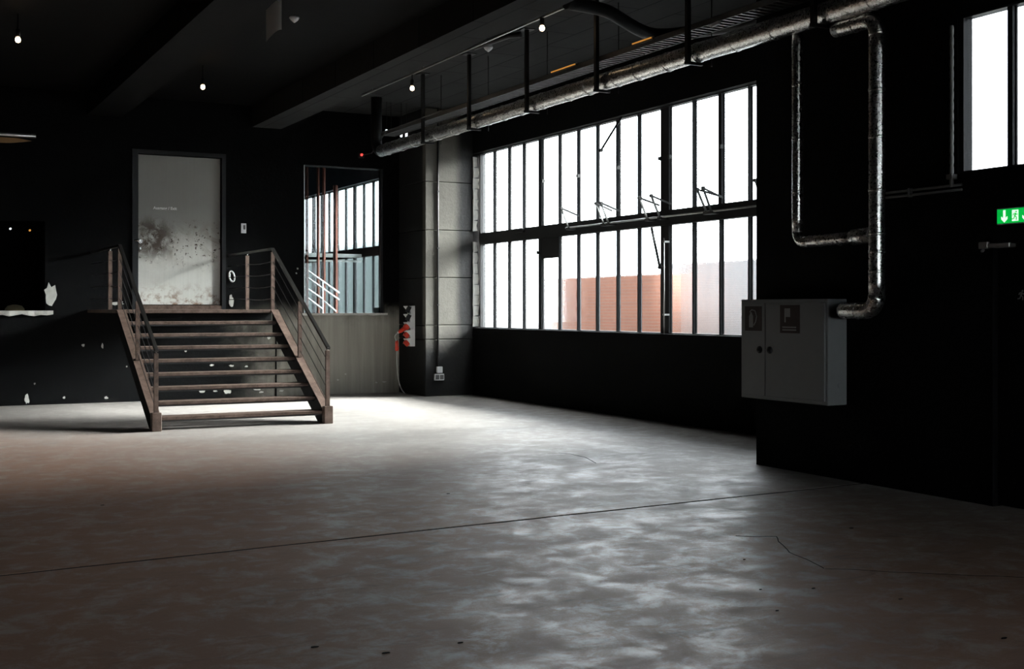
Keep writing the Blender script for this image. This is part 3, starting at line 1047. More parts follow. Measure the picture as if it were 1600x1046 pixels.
for sx in (XL, XR):
    ya, yb = Y0S - 0.03, YL + 0.02
    # channel stringer: web plus flanges, cut plumb at foot and head
    dz0, dz1 = -0.22, 0.10
    zfoot = 0.0
    poly = [(ya, zfoot), (ya + 0.10, zfoot), (yb, nose_z(yb) + dz0 - 0.03), (yb, nose_z(yb) + dz1 - 0.09), (yb - 0.12, nose_z(yb) + dz1 - 0.09), (ya, nose_z(ya) + dz1)]
    poly = [(ya, 0.0), (ya + 0.36, 0.0), (yb, nose_z(yb) - 0.36), (yb, ZL - 0.005), (yb - 0.10, ZL - 0.005), (ya, nose_z(ya) + 0.05)]
    sgn = 1 if sx == XL else -1
    stg = MB().prism(poly, sx - 0.006, sx + 0.006, 'x').build('stringer', MAT['wall'], st)
    A = Vector((sx, ya, nose_z(ya) + 0.05))
    B = Vector((sx, yb - 0.10, ZL - 0.003))
    MB().bar(A, B, 0.12, 0.012).build('flange', MAT['rust'], stg)
    MB().cham(sx - 0.06, sx + 0.06, Y0S - 0.13, Y0S - 0.02, 0.0, 0.235, 0.006).build('foot_post', MAT['rust'], st)
for k in range(1, 9):
    y0 = Y0S + (k - 1) * RUN
    z = RISE * k
    tr = MB().cham(XL + 0.04, XR - 0.04, y0, y0 + 0.27, z - 0.045, z, 0.006).build('tread', MAT['rust'], st)
    MB().box(XL + 0.05, XR - 0.05, y0 + 0.02, y0 + 0.05, z - 0.065, z - 0.045).build('edge_lip', MAT['rail'], tr)
MB().cham(XL - 0.06, XR + 0.06, YL, YB - 0.005, ZL - 0.05, ZL, 0.006).build('landing', MAT['rust'], st)
MB().box(XL, XR, YL + 0.10, YL + 0.16, ZL - 0.16, ZL - 0.05).build('landing_beam', MAT['wall'], st)

# railings: posts, dark handrail, four wires
HR = 0.93


def post(x, y, zb, zt):
    pst = MB().box(x - 0.027, x + 0.027, y - 0.02, y + 0.02, zb, zt).build('railing_post', MAT['rust'], st)
    MB().lathe([(0.010, 0), (0.010, 0.035)], (x, y, zt), 'z', 8).build('post_pin', MAT['chrome'], pst, True)
    return pst


for sx, yland in ((XL, 19.0), (XR, 19.62)):
    yb_ = Y0S - 0.075
    ym = Y0S + RUN * 3.7
    yt = YL + 0.03
    top0 = 1.00
    zr0 = 1.03
    zrt = ZL + HR
    slope = (zrt - zr0) / (yt - yb_)
    zm = zr0 + slope * (ym - yb_)
    post(sx, yb_, 0.235, zr0 - 0.05)
    post(sx, ym, nose_z(ym) + 0.05, zm - 0.06)
    post(sx, yt, ZL, zrt - 0.05)
    post(sx, yland, ZL, zrt - 0.05)
    MB().bar((sx, yb_ - 0.04, zr0 - 0.02), (sx, yt, zrt), 0.045, 0.035).bar((sx, yt - 0.01, zrt), (sx, YB - 0.01, zrt), 0.045, 0.035).build('handrail', MAT['rail'], st)
    for k in range(4):
        dz = 0.19 * (k + 1)
        pts = [(sx, yb_, zr0 - dz), (sx, ym, zm - dz), (sx, yt, zrt - dz)]
        n_ = 6
        for j in range(1, n_ + 1):
            t = j / n_
            pts.append((sx, yt + (yland - yt) * t, zrt - dz - 0.02 * math.sin(math.pi * t)))
        pts.append((sx, YB - 0.01, zrt - dz))
        MB().tube(pts, 0.0055, 6).build('railing_wire', MAT['rail'], st)

# ------------------------------------------------------------------ foil pipes
XP, ZP, RP = 7.45, 4.16, 0.10


def arc(c, a, b, r, n=7):
    """quarter bend: centre c, from c+a*r to c+b*r"""
    c, a, b = Vector(c), Vector(a), Vector(b)
    return [c + (a * math.cos(t) + b * math.sin(t)) * r for t in [math.pi / 2 * i / n for i in range(n + 1)]]


def crinkle(path, r, step=0.12):
    out = []
    path = [Vector(p) for p in path]
    for i in range(len(path) - 1):
        L = (path[i + 1] - path[i]).length
        n = max(1, int(L / step))
        for k in range(n):
            out.append(path[i].lerp(path[i + 1], k / n))
    out.append(path[-1])
    rs = [r * (1 + 0.05 * noise.noise(p * 3.7)) for p in out]
    return out, rs


def foil(mb_path, r, name, parent):
    p, rs = crinkle(mb_path, r)
    return MB().tube(p, rs, 18).build(name, MAT['foil'], parent, True)


def band(p, axis, r, parent):
    return MB().lathe([(r * 1.03, -0.012), (r * 1.06, -0.006), (r * 1.06, 0.006), (r * 1.03, 0.012)], p, axis, 18).build('tape_band', MAT['foil'], parent, True)


p1 = thing('foil_pipe', 'long foil wrapped pipe hung under the ceiling above the big window', 'pipe', (XP, 14, ZP))
YF = 18.85
foil([(XP, 1.0, ZP), (XP, YF, ZP)], RP, 'pipe_run', p1)
MB().tube(arc((XP, YF, ZP + 0.22), (0, 0, -1), (0, 1, 0), 0.22) + [(XP, YF + 0.22, ZC - 0.005)], RP * 0.9, 18).build('bare_elbow', MAT['blackmetal'], p1, True)
y = 1.6
while y < YF:
    band((XP, y, ZP), 'y', RP, p1)
    y += 0.42 + 0.25 * random.random()

# branch: drops from the run beside the corner, crosses and joins the tall riser
XV, RV = 7.52, 0.068
yv1 = at(1246, 200, x=XV).y
zv1 = at(1246, 379, x=XV).z
yv2 = at(1370, 200, x=XV).y
zb2 = 1.53
p2 = thing('foil_branch_pipe', 'thin foil pipe dropping beside the window corner and bending across to the thick riser', 'pipe', (XV, yv1, zv1))
rb = 0.05
foil([(XV, yv1, ZP - RP * 0.6), (XV, yv1, zv1 + 0.10)], rb, 'drop', p2)
foil([(XV, yv1, zv1 + 0.12)] + arc((XV, yv1 - 0.10, zv1 + 0.10), (0, 1, 0), (0, 0, -1), 0.10) + [(XV, yv1 - 0.2, zv1)], rb, 'elbow', p2)
foil([(XV, yv1 - 0.16, zv1), (XV, yv1 - 0.75, zv1 + 0.01)], rb * 1.05, 'cross_run', p2)
foil([(XV, yv1 - 0.72, zv1 + 0.01), (XV, yv2 + RV * 0.8, zv1 + 0.02)], rb * 1.35, 'sleeve', p2)
for z in (3.6, 3.1, 2.62):
    band((XV, yv1, z), 'z', rb, p2)
for y in (yv1 - 0.3, yv1 - 0.55):
    band((XV, y, zv1), 'y', rb * 1.05, p2)
p3 = thing('foil_riser_pipe', 'thick upright foil pipe standing off the wall right of the cabinet', 'pipe', (XV, yv2, zb2))
ztop = at(1370, 28, x=XV).z
foil([(XV, yv2, zb2 + 0.12), (XV, yv2, ztop - 0.14)], RV, 'riser', p3)
foil([(XV, yv2, ztop - 0.15)] + arc((XV, yv2 + 0.13, ztop - 0.13), (0, -1, 0), (0, 0, 1), 0.13) + [(XV, yv2 + 0.50, ztop)], RV * 1.02, 'top_elbow', p3)
foil([(XV, yv2, zb2 + 0.13)] + arc((XV, yv2 + 0.13, zb2 + 0.13), (0, -1, 0), (0, 0, -1), 0.13) + [(XV, yv2 + 0.36, zb2)] + [(XV + 0.03, yv2 + 0.42, zb2), (XV + 0.10, yv2 + 0.46, zb2), (XN - 0.004, yv2 + 0.47, zb2)], RV * 1.05, 'bottom_elbow', p3)
for z in (1.86, 2.03, 2.18, 2.55, 3.0, 3.4):
    band((XV, yv2, z), 'z', RV, p3)
band((XV, yv2 + 0.22, zb2), 'y', RV * 1.04, p3)
band((XV, yv2 + 0.26, ztop), 'y', RV * 1.04, p3)

# hangers: perforated channels from the ceiling to the pipe
hang_names = ['nearest the corner pillar', 'second from the corner pillar', 'third from the corner pillar', 'fourth from the corner pillar', 'beside the black duct', 'above the corner of the cabinet wall', 'nearest the camera']
for i, p in enumerate((674, 747, 838, 948, 1092, 1290)):
    y = at(p, 200, x=XP).y
    hg = thing('pipe_hanger', 'black perforated hanger of the long foil pipe, ' + hang_names[i], 'hanger', (XP, y, ZP - RP - 0.04), 'hangers of the foil pipe')
    ch = MB().box(XP - 0.16, XP - 0.12, y - 0.022, y + 0.022, ZP - RP - 0.03, ZC - 0.01).box(XP - 0.165, XP - 0.12, y - 0.03, y - 0.022, ZP - RP - 0.03, ZC - 0.01).build('channel', MAT['blackmetal'], hg)
    MB().box(XP - 0.17, XP + 0.04, y - 0.018, y + 0.018, ZP - RP - 0.035, ZP - RP - 0.006).build('cross_bracket', MAT['blackmetal'], hg)
    MB().box(XP - 0.22, XP - 0.06, y - 0.08, y + 0.08, ZC - 0.012, ZC).build('ceiling_plate', MAT['blackmetal'], hg)
    MB().tube([(XP + 0.16, y, ZP - RP - 0.03), (XP + 0.16, y, ZC)], 0.006, 6).build('threaded_rod', MAT['blackmetal'], hg)

# ladder cable tray above the pipe
ZT = 4.40
tray = thing('cable_tray', 'perforated steel cable tray running above the long foil pipe', 'cable tray', (XP, 13, ZT))
for sx in (-0.10, 0.14):
    MB().box(XP + sx - 0.004, XP + sx + 0.004, 2.0, 18.6, ZT - 0.03, ZT + 0.03).build('side_rail', MAT['traysteel'], tray)
m = MB()
y = 2.1
while y < 18.6:
    m.box(XP - 0.10, XP + 0.14, y, y + 0.03, ZT - 0.025, ZT - 0.01)
    y += 0.09
tag(m.build('rungs', MAT['traysteel'], tray), kind='stuff')
for j, xo in enumerate((-0.05, 0.0, 0.06)):
    pts = [(XP + xo + 0.02 * noise.noise(Vector((yy, j, 0))), yy, ZT + 0.005 + 0.01 * j) for yy in [2.2 + 0.6 * i for i in range(27)]]
    tag(MB().tube(pts, 0.012, 6).build('power_cable', MAT['blackmetal']), ('leftmost', 'middle', 'rightmost')[j] + ' of three black cables lying in the tray above the foil pipe', 'cable', 'cables in the tray')
# added amber glow strips standing for warm light on the tray
for (pa, pb, qa, qb, lab) in ((866, 906, 130, 114, 'added amber glow for warm light on the cable tray above the middle panes'), (993, 1026, 107, 96, 'added amber glow for warm light on the cable tray nearer the cabinet')):
    A, B = at(pa, qa, x=XP - 0.09), at(pb, qb, x=XP - 0.09)
    o = thing('tray_glow', lab, 'lamp', (A.x, A.y, A.z), 'added amber glows on the cable tray')
    MB().bar((XP - 0.13, A.y, ZT + 0.02), (XP - 0.13, B.y, ZT + 0.02), 0.02, 0.035).build('housing', MAT['traysteel'], o)
    MB().bar((XP - 0.145, A.y - 0.02, ZT + 0.025), (XP - 0.145, B.y + 0.02, ZT + 0.025), 0.008, 0.012).build('tube', MAT['amber'], o)

# black duct curving off the ceiling
pts = [at(885, 4, z=4.93), at(930, 12, z=4.93), at(952, 18, z=4.90), at(975, 33, z=4.82), at(1000, 48, z=4.75), at(1030, 58, z=4.72)]
pts += [pts[-1] + Vector((0.5, -1.0, 0)), pts[-1] + Vector((0.62, -2.0, 0))]
sm = []
for i in range(len(pts) - 1):
    for k in range(4):
        sm.append(pts[i].lerp(pts[i + 1], k / 4))
sm.append(pts[-1])
for _ in range(3):
    sm = [sm[0]] + [(sm[i - 1] + sm[i] * 2 + sm[i + 1]) / 4 for i in range(1, len(sm) - 1)] + [sm[-1]]
tag(MB().tube(sm, 0.075, 12).build('air_duct', MAT['blackmetal'], None, True), 'black duct bending down from the ceiling near the hangers', 'duct')
A = at(767, 76, z=ZC - 0.06)
o = MB().tube([(7.1, 14.6, ZC - 0.05), (7.18, 13.75, ZC - 0.05), (7.28, 13.62, ZC - 0.05)], 0.035, 8)
tag(o.build('conduit', MAT['blackmetal'], None, True), 'short black conduit on the ceiling beside the white detector', 'conduit')

# ------------------------------------------------------------------ lamps and detectors on the ceiling
XT, ZTK = 6.97, 4.98
tk = MB().box(XT - 0.012, XT + 0.012, 11.7, 18.5, ZTK - 0.012, ZTK + 0.012)
for y in (12, 14, 16, 18):
    tk.box(XT - 0.008, XT + 0.008, y, y + 0.02, ZTK, ZC - 0.002)
tag(tk.build('lamp_track', MAT['steel']), 'thin lamp track under the ceiling beside the big beam', 'lamp track')


def pendant(name, label, x, y, ztop_, zb, lit=True):
    o = thing(name, label, 'lamp', (x, y, ztop_), 'bulbs under the ceiling')
    MB().tube([(x, y, ztop_), (x, y, zb + 0.10)], 0.008, 6).build('stem', MAT['blackmetal'], o)
    MB().lathe([(0.020, 0.03), (0.028, 0.05), (0.028, 0.12), (0.012, 0.13)], (x, y, zb), 'z', 12).build('lamp_holder', MAT['blackmetal'], o, True)
    MB().lathe([(0.006, -0.036), (0.022, -0.030), (0.032, -0.008), (0.030, 0.010), (0.020, 0.032)], (x, y, zb), 'z', 14).build('bulb', MAT['bulb'] if lit else MAT['white'], o, True)
    return o


b_ = at(644, 138, x=XT)
pendant('pendant_bulb', 'lit bulb on the lamp track nearest the corner pillar', XT, b_.y, ZTK, b_.z)
b_ = at(847, 44, x=XT)
pendant('pendant_bulb', 'lit bulb on the lamp track nearer the cabinet', XT, b_.y, ZTK, b_.z)
b_ = at(317, 136, z=4.76)
pendant('pendant_bulb', 'lit bulb under the ceiling above the white door', b_.x, b_.y, ZC, b_.z)
b_ = at(28, 62, z=4.76)
pendant('pendant_bulb', 'lit bulb at the far left of the dark ceiling', b_.x, b_.y, ZC, b_.z)
for (p, q, lab) in ((763, 77, 'white cone shaped detector between two pipe hangers'), (460, 31, 'white cone shaped detector beside the hanging grey sheet')):
    b_ = at(p, q, z=ZC - 0.05)
    o = thing('smoke_detector', lab, 'detector', (b_.x, b_.y, ZC), 'detectors on the ceiling')
    MB().lathe([(0.055, 0), (0.055, -0.02)], (b_.x, b_.y, ZC), 'z', 18).build('base', MAT['white'], o, True)
    MB().lathe([(0.06, -0.018), (0.062, -0.03), (0.045, -0.055), (0.02, -0.075), (0.008, -0.085)], (b_.x, b_.y, ZC), 'z', 18).build('cone', MAT['white'], o, True)
b_ = at(275, 26, z=4.98)
o = thing('globe_lamp', 'unlit white globe on the dark ceiling above the door', 'lamp', (b_.x, b_.y, ZC))
MB().lathe([(0.03, 0.0), (0.03, -0.05)], (b_.x, b_.y, ZC), 'z', 14).build('base', MAT['blackmetal'], o)
MB().lathe([(0.03, 0.05), (0.052, 0.03), (0.062, 0.0), (0.052, -0.034), (0.03, -0.055), (0.006, -0.062)], (b_.x, b_.y, b_.z), 'z', 18).build('globe', MAT['white'], o, True)
b_ = at(372, 18, z=4.96)
o = thing('spot_lamp', 'unlit grey spot lamp left of the hanging grey sheet', 'lamp', (b_.x, b_.y, ZC))
MB().tube([(b_.x, b_.y, ZC), (b_.x, b_.y, b_.z)], 0.012, 8).build('stem', MAT['chrome'], o)
MB().lathe([(0.045, -0.09), (0.055, -0.07), (0.05, 0.06), (0.02, 0.08)], b_, 'x', 14).build('lamp_head', MAT['grey'], o, True)
# hanging curved grey sheet
yS = 11.0
A, B = at(421, 8, y=yS), at(440, 62, y=yS)
m = MB()
nn = 10
z_hi = 4.62
for side in (0, 0.004):
    for i in range(nn + 1):
        t = i / nn
        x = A.x + (B.x - A.x) * t
        yy = yS + 0.10 * (1 - math.sin(t * math.pi / 2)) + side
        zlow = B.z + 0.105 * (math.sin(t * math.pi / 2)) - 0.01
        zup = at(421 + 19 * t, 12 - 14 * math.sin(t * math.pi / 2), y=yS).z
        m.v += [Vector((x, yy, zlow)), Vector((x, yy, zup))]
k = 2 * (nn + 1)
for i in range(nn):
    a = 2 * i
    m.f += [(a, a + 2, a + 3, a + 1), (k + a, k + a + 1, k + a + 3, k + a + 2), (a, k + a, k + a + 2, a + 2), (a + 1, a + 3, k + a + 3, k + a + 1)]
m.f += [(0, 1, k + 1, k), (2 * nn, k + 2 * nn, k + 2 * nn + 1, 2 * nn + 1)]
sh = thing('hanging_sheet', 'curved grey plastic sheet hanging from the dark ceiling', 'sheet', (B.x, yS, ZC))
m.build('sheet', MAT['sheet'], sh)
c_ = at(434.5, 2, y=yS + 0.02)
MB().tube([(c_.x, yS + 0.02, c_.z - 0.02), (c_.x, yS + 0.02, ZC)], 0.004, 6).build('cord', MAT['blackmetal'], sh)
MB().lathe([(0.012, -0.01), (0.012, 0.01)], (c_.x, yS + 0.0, c_.z), 'y', 10).build('eyelet', MAT['chrome'], sh)
# row of small fittings and red indicator at the end of the run
for i, (p, q) in enumerate(((604, 206), (611, 207.5), (627, 210), (635, 210))):
    c_ = at(p, q, y=19.4)
    o = thing('hanging_spot', None, None, c_)
    MB().lathe([(0.012, -0.05), (0.022, -0.04), (0.022, 0.03), (0.010, 0.04)], c_, 'z', 10).build('lamp_head', MAT['led_white'], o)
    MB().tube([(c_.x, c_.y, c_.z), (c_.x, c_.y, ZC)], 0.005, 6).build('stem', MAT['blackmetal'], o)
    tag(o, ('leftmost', 'second', 'third', 'rightmost')[i] + ' of four tiny white fittings above the corner pillar', 'lamp', 'tiny fittings above the corner')
c_ = at(565, 243, y=YB - 0.05)
o = thing('indicator_box', 'small box with a red light above the clear pane', 'indicator', (c_.x, YB, c_.z))
MB().cham(c_.x - 0.06, c_.x + 0.06, YB - 0.05, YB, c_.z - 0.05, c_.z + 0.05, 0.008).build('housing', MAT['blackmetal'], o)
MB().lathe([(0.02, -0.075), (0.024, -0.06), (0.024, -0.04)], (c_.x, YB, c_.z + 0.01), 'y', 10).build('lens', MAT['led_red'], o, True)
A = at(700, 204, x=XP - 0.2)
o = MB().tube([(c_.x, YB - 0.03, c_.z), (c_.x + 0.1, YB - 0.3, c_.z + 0.02), (XP - 0.25, 18.0, 4.36), (XP - 0.2, 16.0, 4.40)], 0.008, 6)
tag(o.build('signal_cable', MAT['traysteel']), 'thin cable from the red light box to the cable tray', 'cable')
# bracket with reflective tape near the bend
A, B = at(1111, 41, x=XP - 0.15), at(1124, 35, x=XP - 0.15)
tag(MB().bar(A, B, 0.03, 0.03).build('tape_marker', MAT['white']), 'small white tape marker on the tray near the cabinet end', 'marker')
# bright rail high on the left part of the back wall
A, B = at(-60, 203, y=YB - 0.12), at(56, 213, y=YB - 0.12)
o = thing('wall_rail', 'pale steel rail high on the back wall at far left', 'rail', (B.x, YB, B.z))
MB().tube([(A.x, YB - 0.12, B.z), (B.x, YB - 0.12, B.z)], 0.030, 10).build('rail', MAT['steel'], o, True)
for x in (B.x - 0.1, B.x - 1.0):
    MB().box(x - 0.015, x + 0.015, YB - 0.12, YB, B.z - 0.015, B.z + 0.015).build('bracket', MAT['blackmetal'], o)
c_ = at(28, 219, y=YB - 0.03)
o = MB().prism([(A.x, c_.z - 0.07), (c_.x - 0.1, c_.z - 0.05), (c_.x + 0.1, c_.z - 0.02), (B.x - 0.05, c_.z), (c_.x, c_.z + 0.03), (A.x, c_.z + 0.04)], YB - 0.03, YB - 0.002, 'y')
tag(o.build('timber_offcut', mat_plain('raw_timber', (0.30, 0.17, 0.07), 0.7)), 'raw timber strip below the pale rail at far left', 'timber')
# things in the dark hatch
c_ = at(23, 467, y=YB + 0.45)
o = MB().lathe([(0.10, 0), (0.14, 0.02), (0.15, 0.12), (0.11, 0.17), (0.03, 0.19)], (c_.x, YB + 0.45, 1.42), 'z', 14)
tag(o.build('cloth_bundle', mat_plain('ochre_cloth', (0.36, 0.29, 0.16), 0.9, var=0.4, nscale=10), None, True), 'ochre bundle lying in the dark hatch at far left', 'bundle')
tag(MB().box(c_.x - 1.2, OX1 + 0.08, YB + BT, YB + 0.75, 1.36, 1.42).build('shelf_board', MAT['dark']), 'dark shelf board inside the hatch at far left', 'shelf')
for i, (p, q, mt) in enumerate(((16.5, 357.5, 'led_white'), (47, 360, 'amber'))):
    c_ = at(p, q, y=YB - 0.03)
    o = MB().lathe([(0.010, -0.03), (0.016, -0.02), (0.016, 0.03)], (c_.x, YB, c_.z), 'y', 10)
    tag(o.build('indicator_light', MAT[mt]), ('tiny white light above the hatch at far left', 'tiny amber light above the hatch at far left')[i], 'light')

# ------------------------------------------------------------------ wall fittings near the door and pillar
c_ = at(380.5, 357, y=YB)
o = thing('light_switch', 'white switch plate on the black wall right of the rusty door', 'switch', (c_.x, YB, c_.z))
MB().cham(c_.x - 0.045, c_.x + 0.045, YB - 0.012, YB, c_.z - 0.085, c_.z + 0.085, 0.004).build('plate', MAT['white'], o)
MB().cham(c_.x - 0.005, c_.x + 0.03, YB - 0.02, YB - 0.010, c_.z - 0.02, c_.z + 0.055, 0.003).build('rocker', MAT['grey'], o)
c_ = at(362, 432, y=YB - 0.03)
pts = [(c_.x + 0.05 * math.cos(t), YB - 0.03, c_.z + 0.085 * math.sin(t) - 0.03 * math.cos(t)) for t in [2 * math.pi * i / 16 for i in range(17)]]
o = MB().tube(pts, 0.016, 8)
o.box(c_.x - 0.04, c_.x - 0.02, YB - 0.04, YB, c_.z - 0.03, c_.z + 0.05)
tag(o.build('cable_loop', MAT['white'], None, True), 'white cable loop hooked on the wall beside the rusty door', 'cable loop')
c_ = at(361, 468, y=YB)
blob(c_.x, c_.z - 0.02, 0.05, 0.13, YB - 0.012, YB + 0.01, 77).build('bare_plaster_chip', MAT['plaster'], wall_back)
c_ = at(183, 474, y=YB)
blob(c_.x, c_.z, 0.13, 0.03, YB - 0.012, YB + 0.01, 78).build('bare_plaster_chip', MAT['plaster'], wall_back)
xj = at(431, 590, y=YB).x
tag(MB().box(xj - 0.012, xj + 0.012, YB - 0.015, YB, 0.0, 1.4).build('wall_joint', MAT['dark'], wall_back))

# conduit and sockets on the pillar
YPF = 19.6
c_ = at(683.5, 400, y=YPF)
cx = c_.x
o = thing('pillar_conduit', 'black conduit running down the bare concrete pillar', 'conduit', (cx, YPF, 0.8))
zlow = at(684, 574, y=YPF).z
MB().tube([(cx, YPF - 0.018, zlow), (cx, YPF - 0.018, ZC)], 0.016, 8).build('pipe', MAT['blackmetal'], o, True)
for z in (1.6, 2.6, 3.6, 4.5):
    MB().box(cx - 0.025, cx + 0.025, YPF - 0.036, YPF, z, z + 0.02).build('clip', MAT['blackmetal'], o)
c_ = at(685.5, 579, y=YPF)
o = MB().cham(c_.x - 0.05, c_.x + 0.05, YPF - 0.06, YPF, c_.z - 0.045, zlow + 0.01, 0.006)
tag(o.build('junction_box', MAT['white']), 'small white junction box at the foot of the pillar conduit', 'junction box')
c_ = at(685.5, 589, y=YPF)
o = thing('double_socket', 'grey double socket below the white junction box on the pillar', 'socket', (c_.x, YPF, c_.z))
MB().cham(c_.x - 0.095, c_.x + 0.085, YPF - 0.05, YPF, c_.z - 0.062, c_.z + 0.052, 0.006).build('frame', MAT['white'], o)
for dx in (-0.048, 0.038):
    MB().cham(c_.x + dx - 0.034, c_.x + dx + 0.034, YPF - 0.058, YPF - 0.048, c_.z - 0.045, c_.z + 0.035, 0.004).build('socket_flap', MAT['grey'], o)

# CEE socket strip on the dark side of the pillar
XF = 8.57
ys_ = at(646, 500, x=XF).y
zt_, zb_ = at(641, 478, x=XF).z, at(641, 541, x=XF).z
so = thing('power_socket_tower', 'white saw toothed socket tower with red outlets on the black pillar side', 'socket tower', (XF, ys_, zb_))
hgt = (zt_ - zb_) / 5
poly = [(XF, zb_), (XF - 0.09, zb_)]
for k in range(5):
    z0 = zb_ + k * hgt
    poly += [(XF - 0.09, z0 + hgt * 0.30), (XF - 0.165, z0 + hgt * 0.90), (XF - 0.165, z0 + hgt * 0.97), (XF - 0.09, z0 + hgt * 0.99)]
poly += [(XF, zt_)]
MB().prism(poly, ys_ - 0.07, ys_ + 0.07, 'y').build('housing', MAT['brightwhite'], so)
dirv = Vector((-0.80, 0, -0.60)).normalized()
for k in range(5):
    z0 = zb_ + k * hgt
    c_ = Vector((XF - 0.105, ys_ - 0.02, z0 + hgt * 0.58))
    if k < 3:
        sk = MB().tube([c_, c_ + dirv * 0.075, c_ + dirv * 0.08], [0.046, 0.058, 0.045], 12).build('red_outlet', MAT['red'], so, True)
        MB().bar(c_ + dirv * 0.06 + Vector((0, 0, 0.06)), c_ + dirv * 0.11 + Vector((0, 0, 0.03)), 0.09, 0.014).build('flap', MAT['red'], sk)
    else:
        MB().bar(c_ + Vector((0.0, -0.05, 0.045)), c_ + Vector((-0.05, -0.05, -0.055)), 0.04, 0.07, (1, 0, 0)).build('black_flap', MAT['blackmetal'], so)
# plug and cable hanging from the top red outlet
c0 = Vector((XF - 0.105, ys_ - 0.02, zb_ + 2 * hgt + hgt * 0.58)) + dirv * 0.082
pl = thing('power_plug_cable', 'pale cable with red plug hanging from the socket tower to the floor', 'cable', (c0.x, c0.y, 0))
dv = Vector((-0.85, 0, -0.5)).normalized()
MB().tube([c0, c0 + dv * 0.10, c0 + dv * 0.15], [0.042, 0.035, 0.018], 12).build('plug', MAT['red'], pl, True)
MB().tube([c0 + dv * 0.15, c0 + dv * 0.17], [0.02, 0.016], 10).build('plug_gland', MAT['white'], pl, True)
e = c0 + dv * 0.17
X0 = at(620, 540, y=ys_).x
pts = [e, e + Vector((-0.07, 0, -0.06)), Vector((X0 + 0.02, ys_, e.z - 0.18)), Vector((X0, ys_, e.z - 0.35)), Vector((X0, ys_, 0.6)), Vector((X0 + 0.02, ys_, 0.3)), Vector((X0 + 0.08, ys_, 0.1)), Vector((X0 + 0.17, ys_, 0.012))]
sm = []
for i in range(len(pts) - 1):
    for k in range(4):
        sm.append(pts[i].lerp(pts[i + 1], k / 4))
sm.append(pts[-1])
for _ in range(4):
    sm = [sm[0]] + [(sm[i - 1] + sm[i] * 2 + sm[i + 1]) / 4 for i in range(1, len(sm) - 1)] + [sm[-1]]
MB().tube(sm, 0.009, 8).build('cord', MAT['cord'], pl, True)
zc = at(620, 540, y=ys_).z
MB().lathe([(0.02, -0.10), (0.034, -0.08), (0.034, -0.02), (0.024, 0.0), (0.034, 0.02), (0.030, 0.07), (0.015, 0.09)], (X0, ys_, zc), 'z', 12).build('inline_coupler', MAT['red'], pl, True)

# ------------------------------------------------------------------ hydrant cabinet
CX0, CY0, CY1, CZ0, CZ1 = 7.51, 8.28, 9.5, 0.68, 1.635
cab = thing('hydrant_cabinet', 'pale grey steel fire hydrant cabinet hung on the black wall', 'cabinet', (7.63, 8.9, CZ0))
MB().cham(CX0 + 0.012, XN, CY0, CY1, CZ0, CZ1, 0.006).build('body', MAT['cabinet'], cab)
ysplit = at(1196, 550, x=CX0).y
for (a, b, nm) in ((ysplit + 0.006, CY1 - 0.03, 1), (CY0 + 0.025, ysplit - 0.006, 2)):
    dr = MB().cham(CX0 - 0.006, CX0 + 0.014, a, b, CZ0 + 0.035, CZ1 - 0.035, 0.004).build('cabinet_door', MAT['cabinet'], cab)
    hy = ysplit + (0.075 if nm == 1 else -0.075)
    hz = at(1196, 547, x=CX0).z
    kn = MB().lathe([(0.035, 0.0), (0.033, -0.012), (0.012, -0.014), (0.012, -0.03)], (CX0 - 0.006, hy, hz), 'x', 14).build('knob', MAT['blackmetal'], dr, True)
    if nm == 1:
        yc, zc_ = at(1178, 498, x=CX0).y, at(1178, 498, x=CX0).z
        stk = MB().box(CX0 - 0.009, CX0 - 0.004, yc - 0.125, yc + 0.125, zc_ - 0.118, zc_ + 0.118).build('fire_sign', MAT['sticker_red'], dr)
        # extinguisher pictogram: bottle, handle and hose
        MB().box(CX0 - 0.012, CX0 - 0.008, yc + 0.0, yc + 0.06, zc_ - 0.085, zc_ + 0.02).prism([(yc + 0.0, zc_ + 0.02), (yc + 0.06, zc_ + 0.02), (yc + 0.045, zc_ + 0.045), (yc + 0.04, zc_ + 0.06), (yc + 0.02, zc_ + 0.06), (yc + 0.015, zc_ + 0.045)], CX0 - 0.012, CX0 - 0.008, 'x').build('pictogram', MAT['pictogram'], stk)
        MB().tube([(CX0 - 0.010, yc + 0.05, zc_ + 0.062), (CX0 - 0.010, yc + 0.02, zc_ + 0.085), (CX0 - 0.010, yc - 0.03, zc_ + 0.075), (CX0 - 0.010, yc - 0.055, zc_ + 0.02), (CX0 - 0.010, yc - 0.04, zc_ - 0.03), (CX0 - 0.010, yc - 0.01, zc_ - 0.065)], 0.006, 6).build('hose_mark', MAT['pictogram'], stk)
    else:
        yc, zc_ = at(1235, 499, x=CX0).y, at(1235, 499, x=CX0).z
        stk = MB().box(CX0 - 0.009, CX0 - 0.004, yc - 0.135, yc + 0.135, zc_ - 0.13, zc_ + 0.13).build('notice', MAT['sticker_red'], dr)
        MB().box(CX0 - 0.012, CX0 - 0.008, yc - 0.005, yc + 0.07, zc_ + 0.02, zc_ + 0.10).box(CX0 - 0.012, CX0 - 0.008, yc + 0.055, yc + 0.07, zc_ - 0.03, zc_ + 0.02).build('pictogram', MAT['pictogram'], stk)
        for q in (-0.075, -0.10):
            MB().box(CX0 - 0.012, CX0 - 0.008, yc - 0.09, yc + 0.10, zc_ + q - 0.006, zc_ + q + 0.006).build('text_line', MAT['pictogram'], stk)
MB().lathe([(0.030, -0.004), (0.030, 0.0)], (XN - 0.08, CY0, CZ0 + 0.18), 'y', 16).build('cable_knockout', MAT['cabinet'], cab, True)

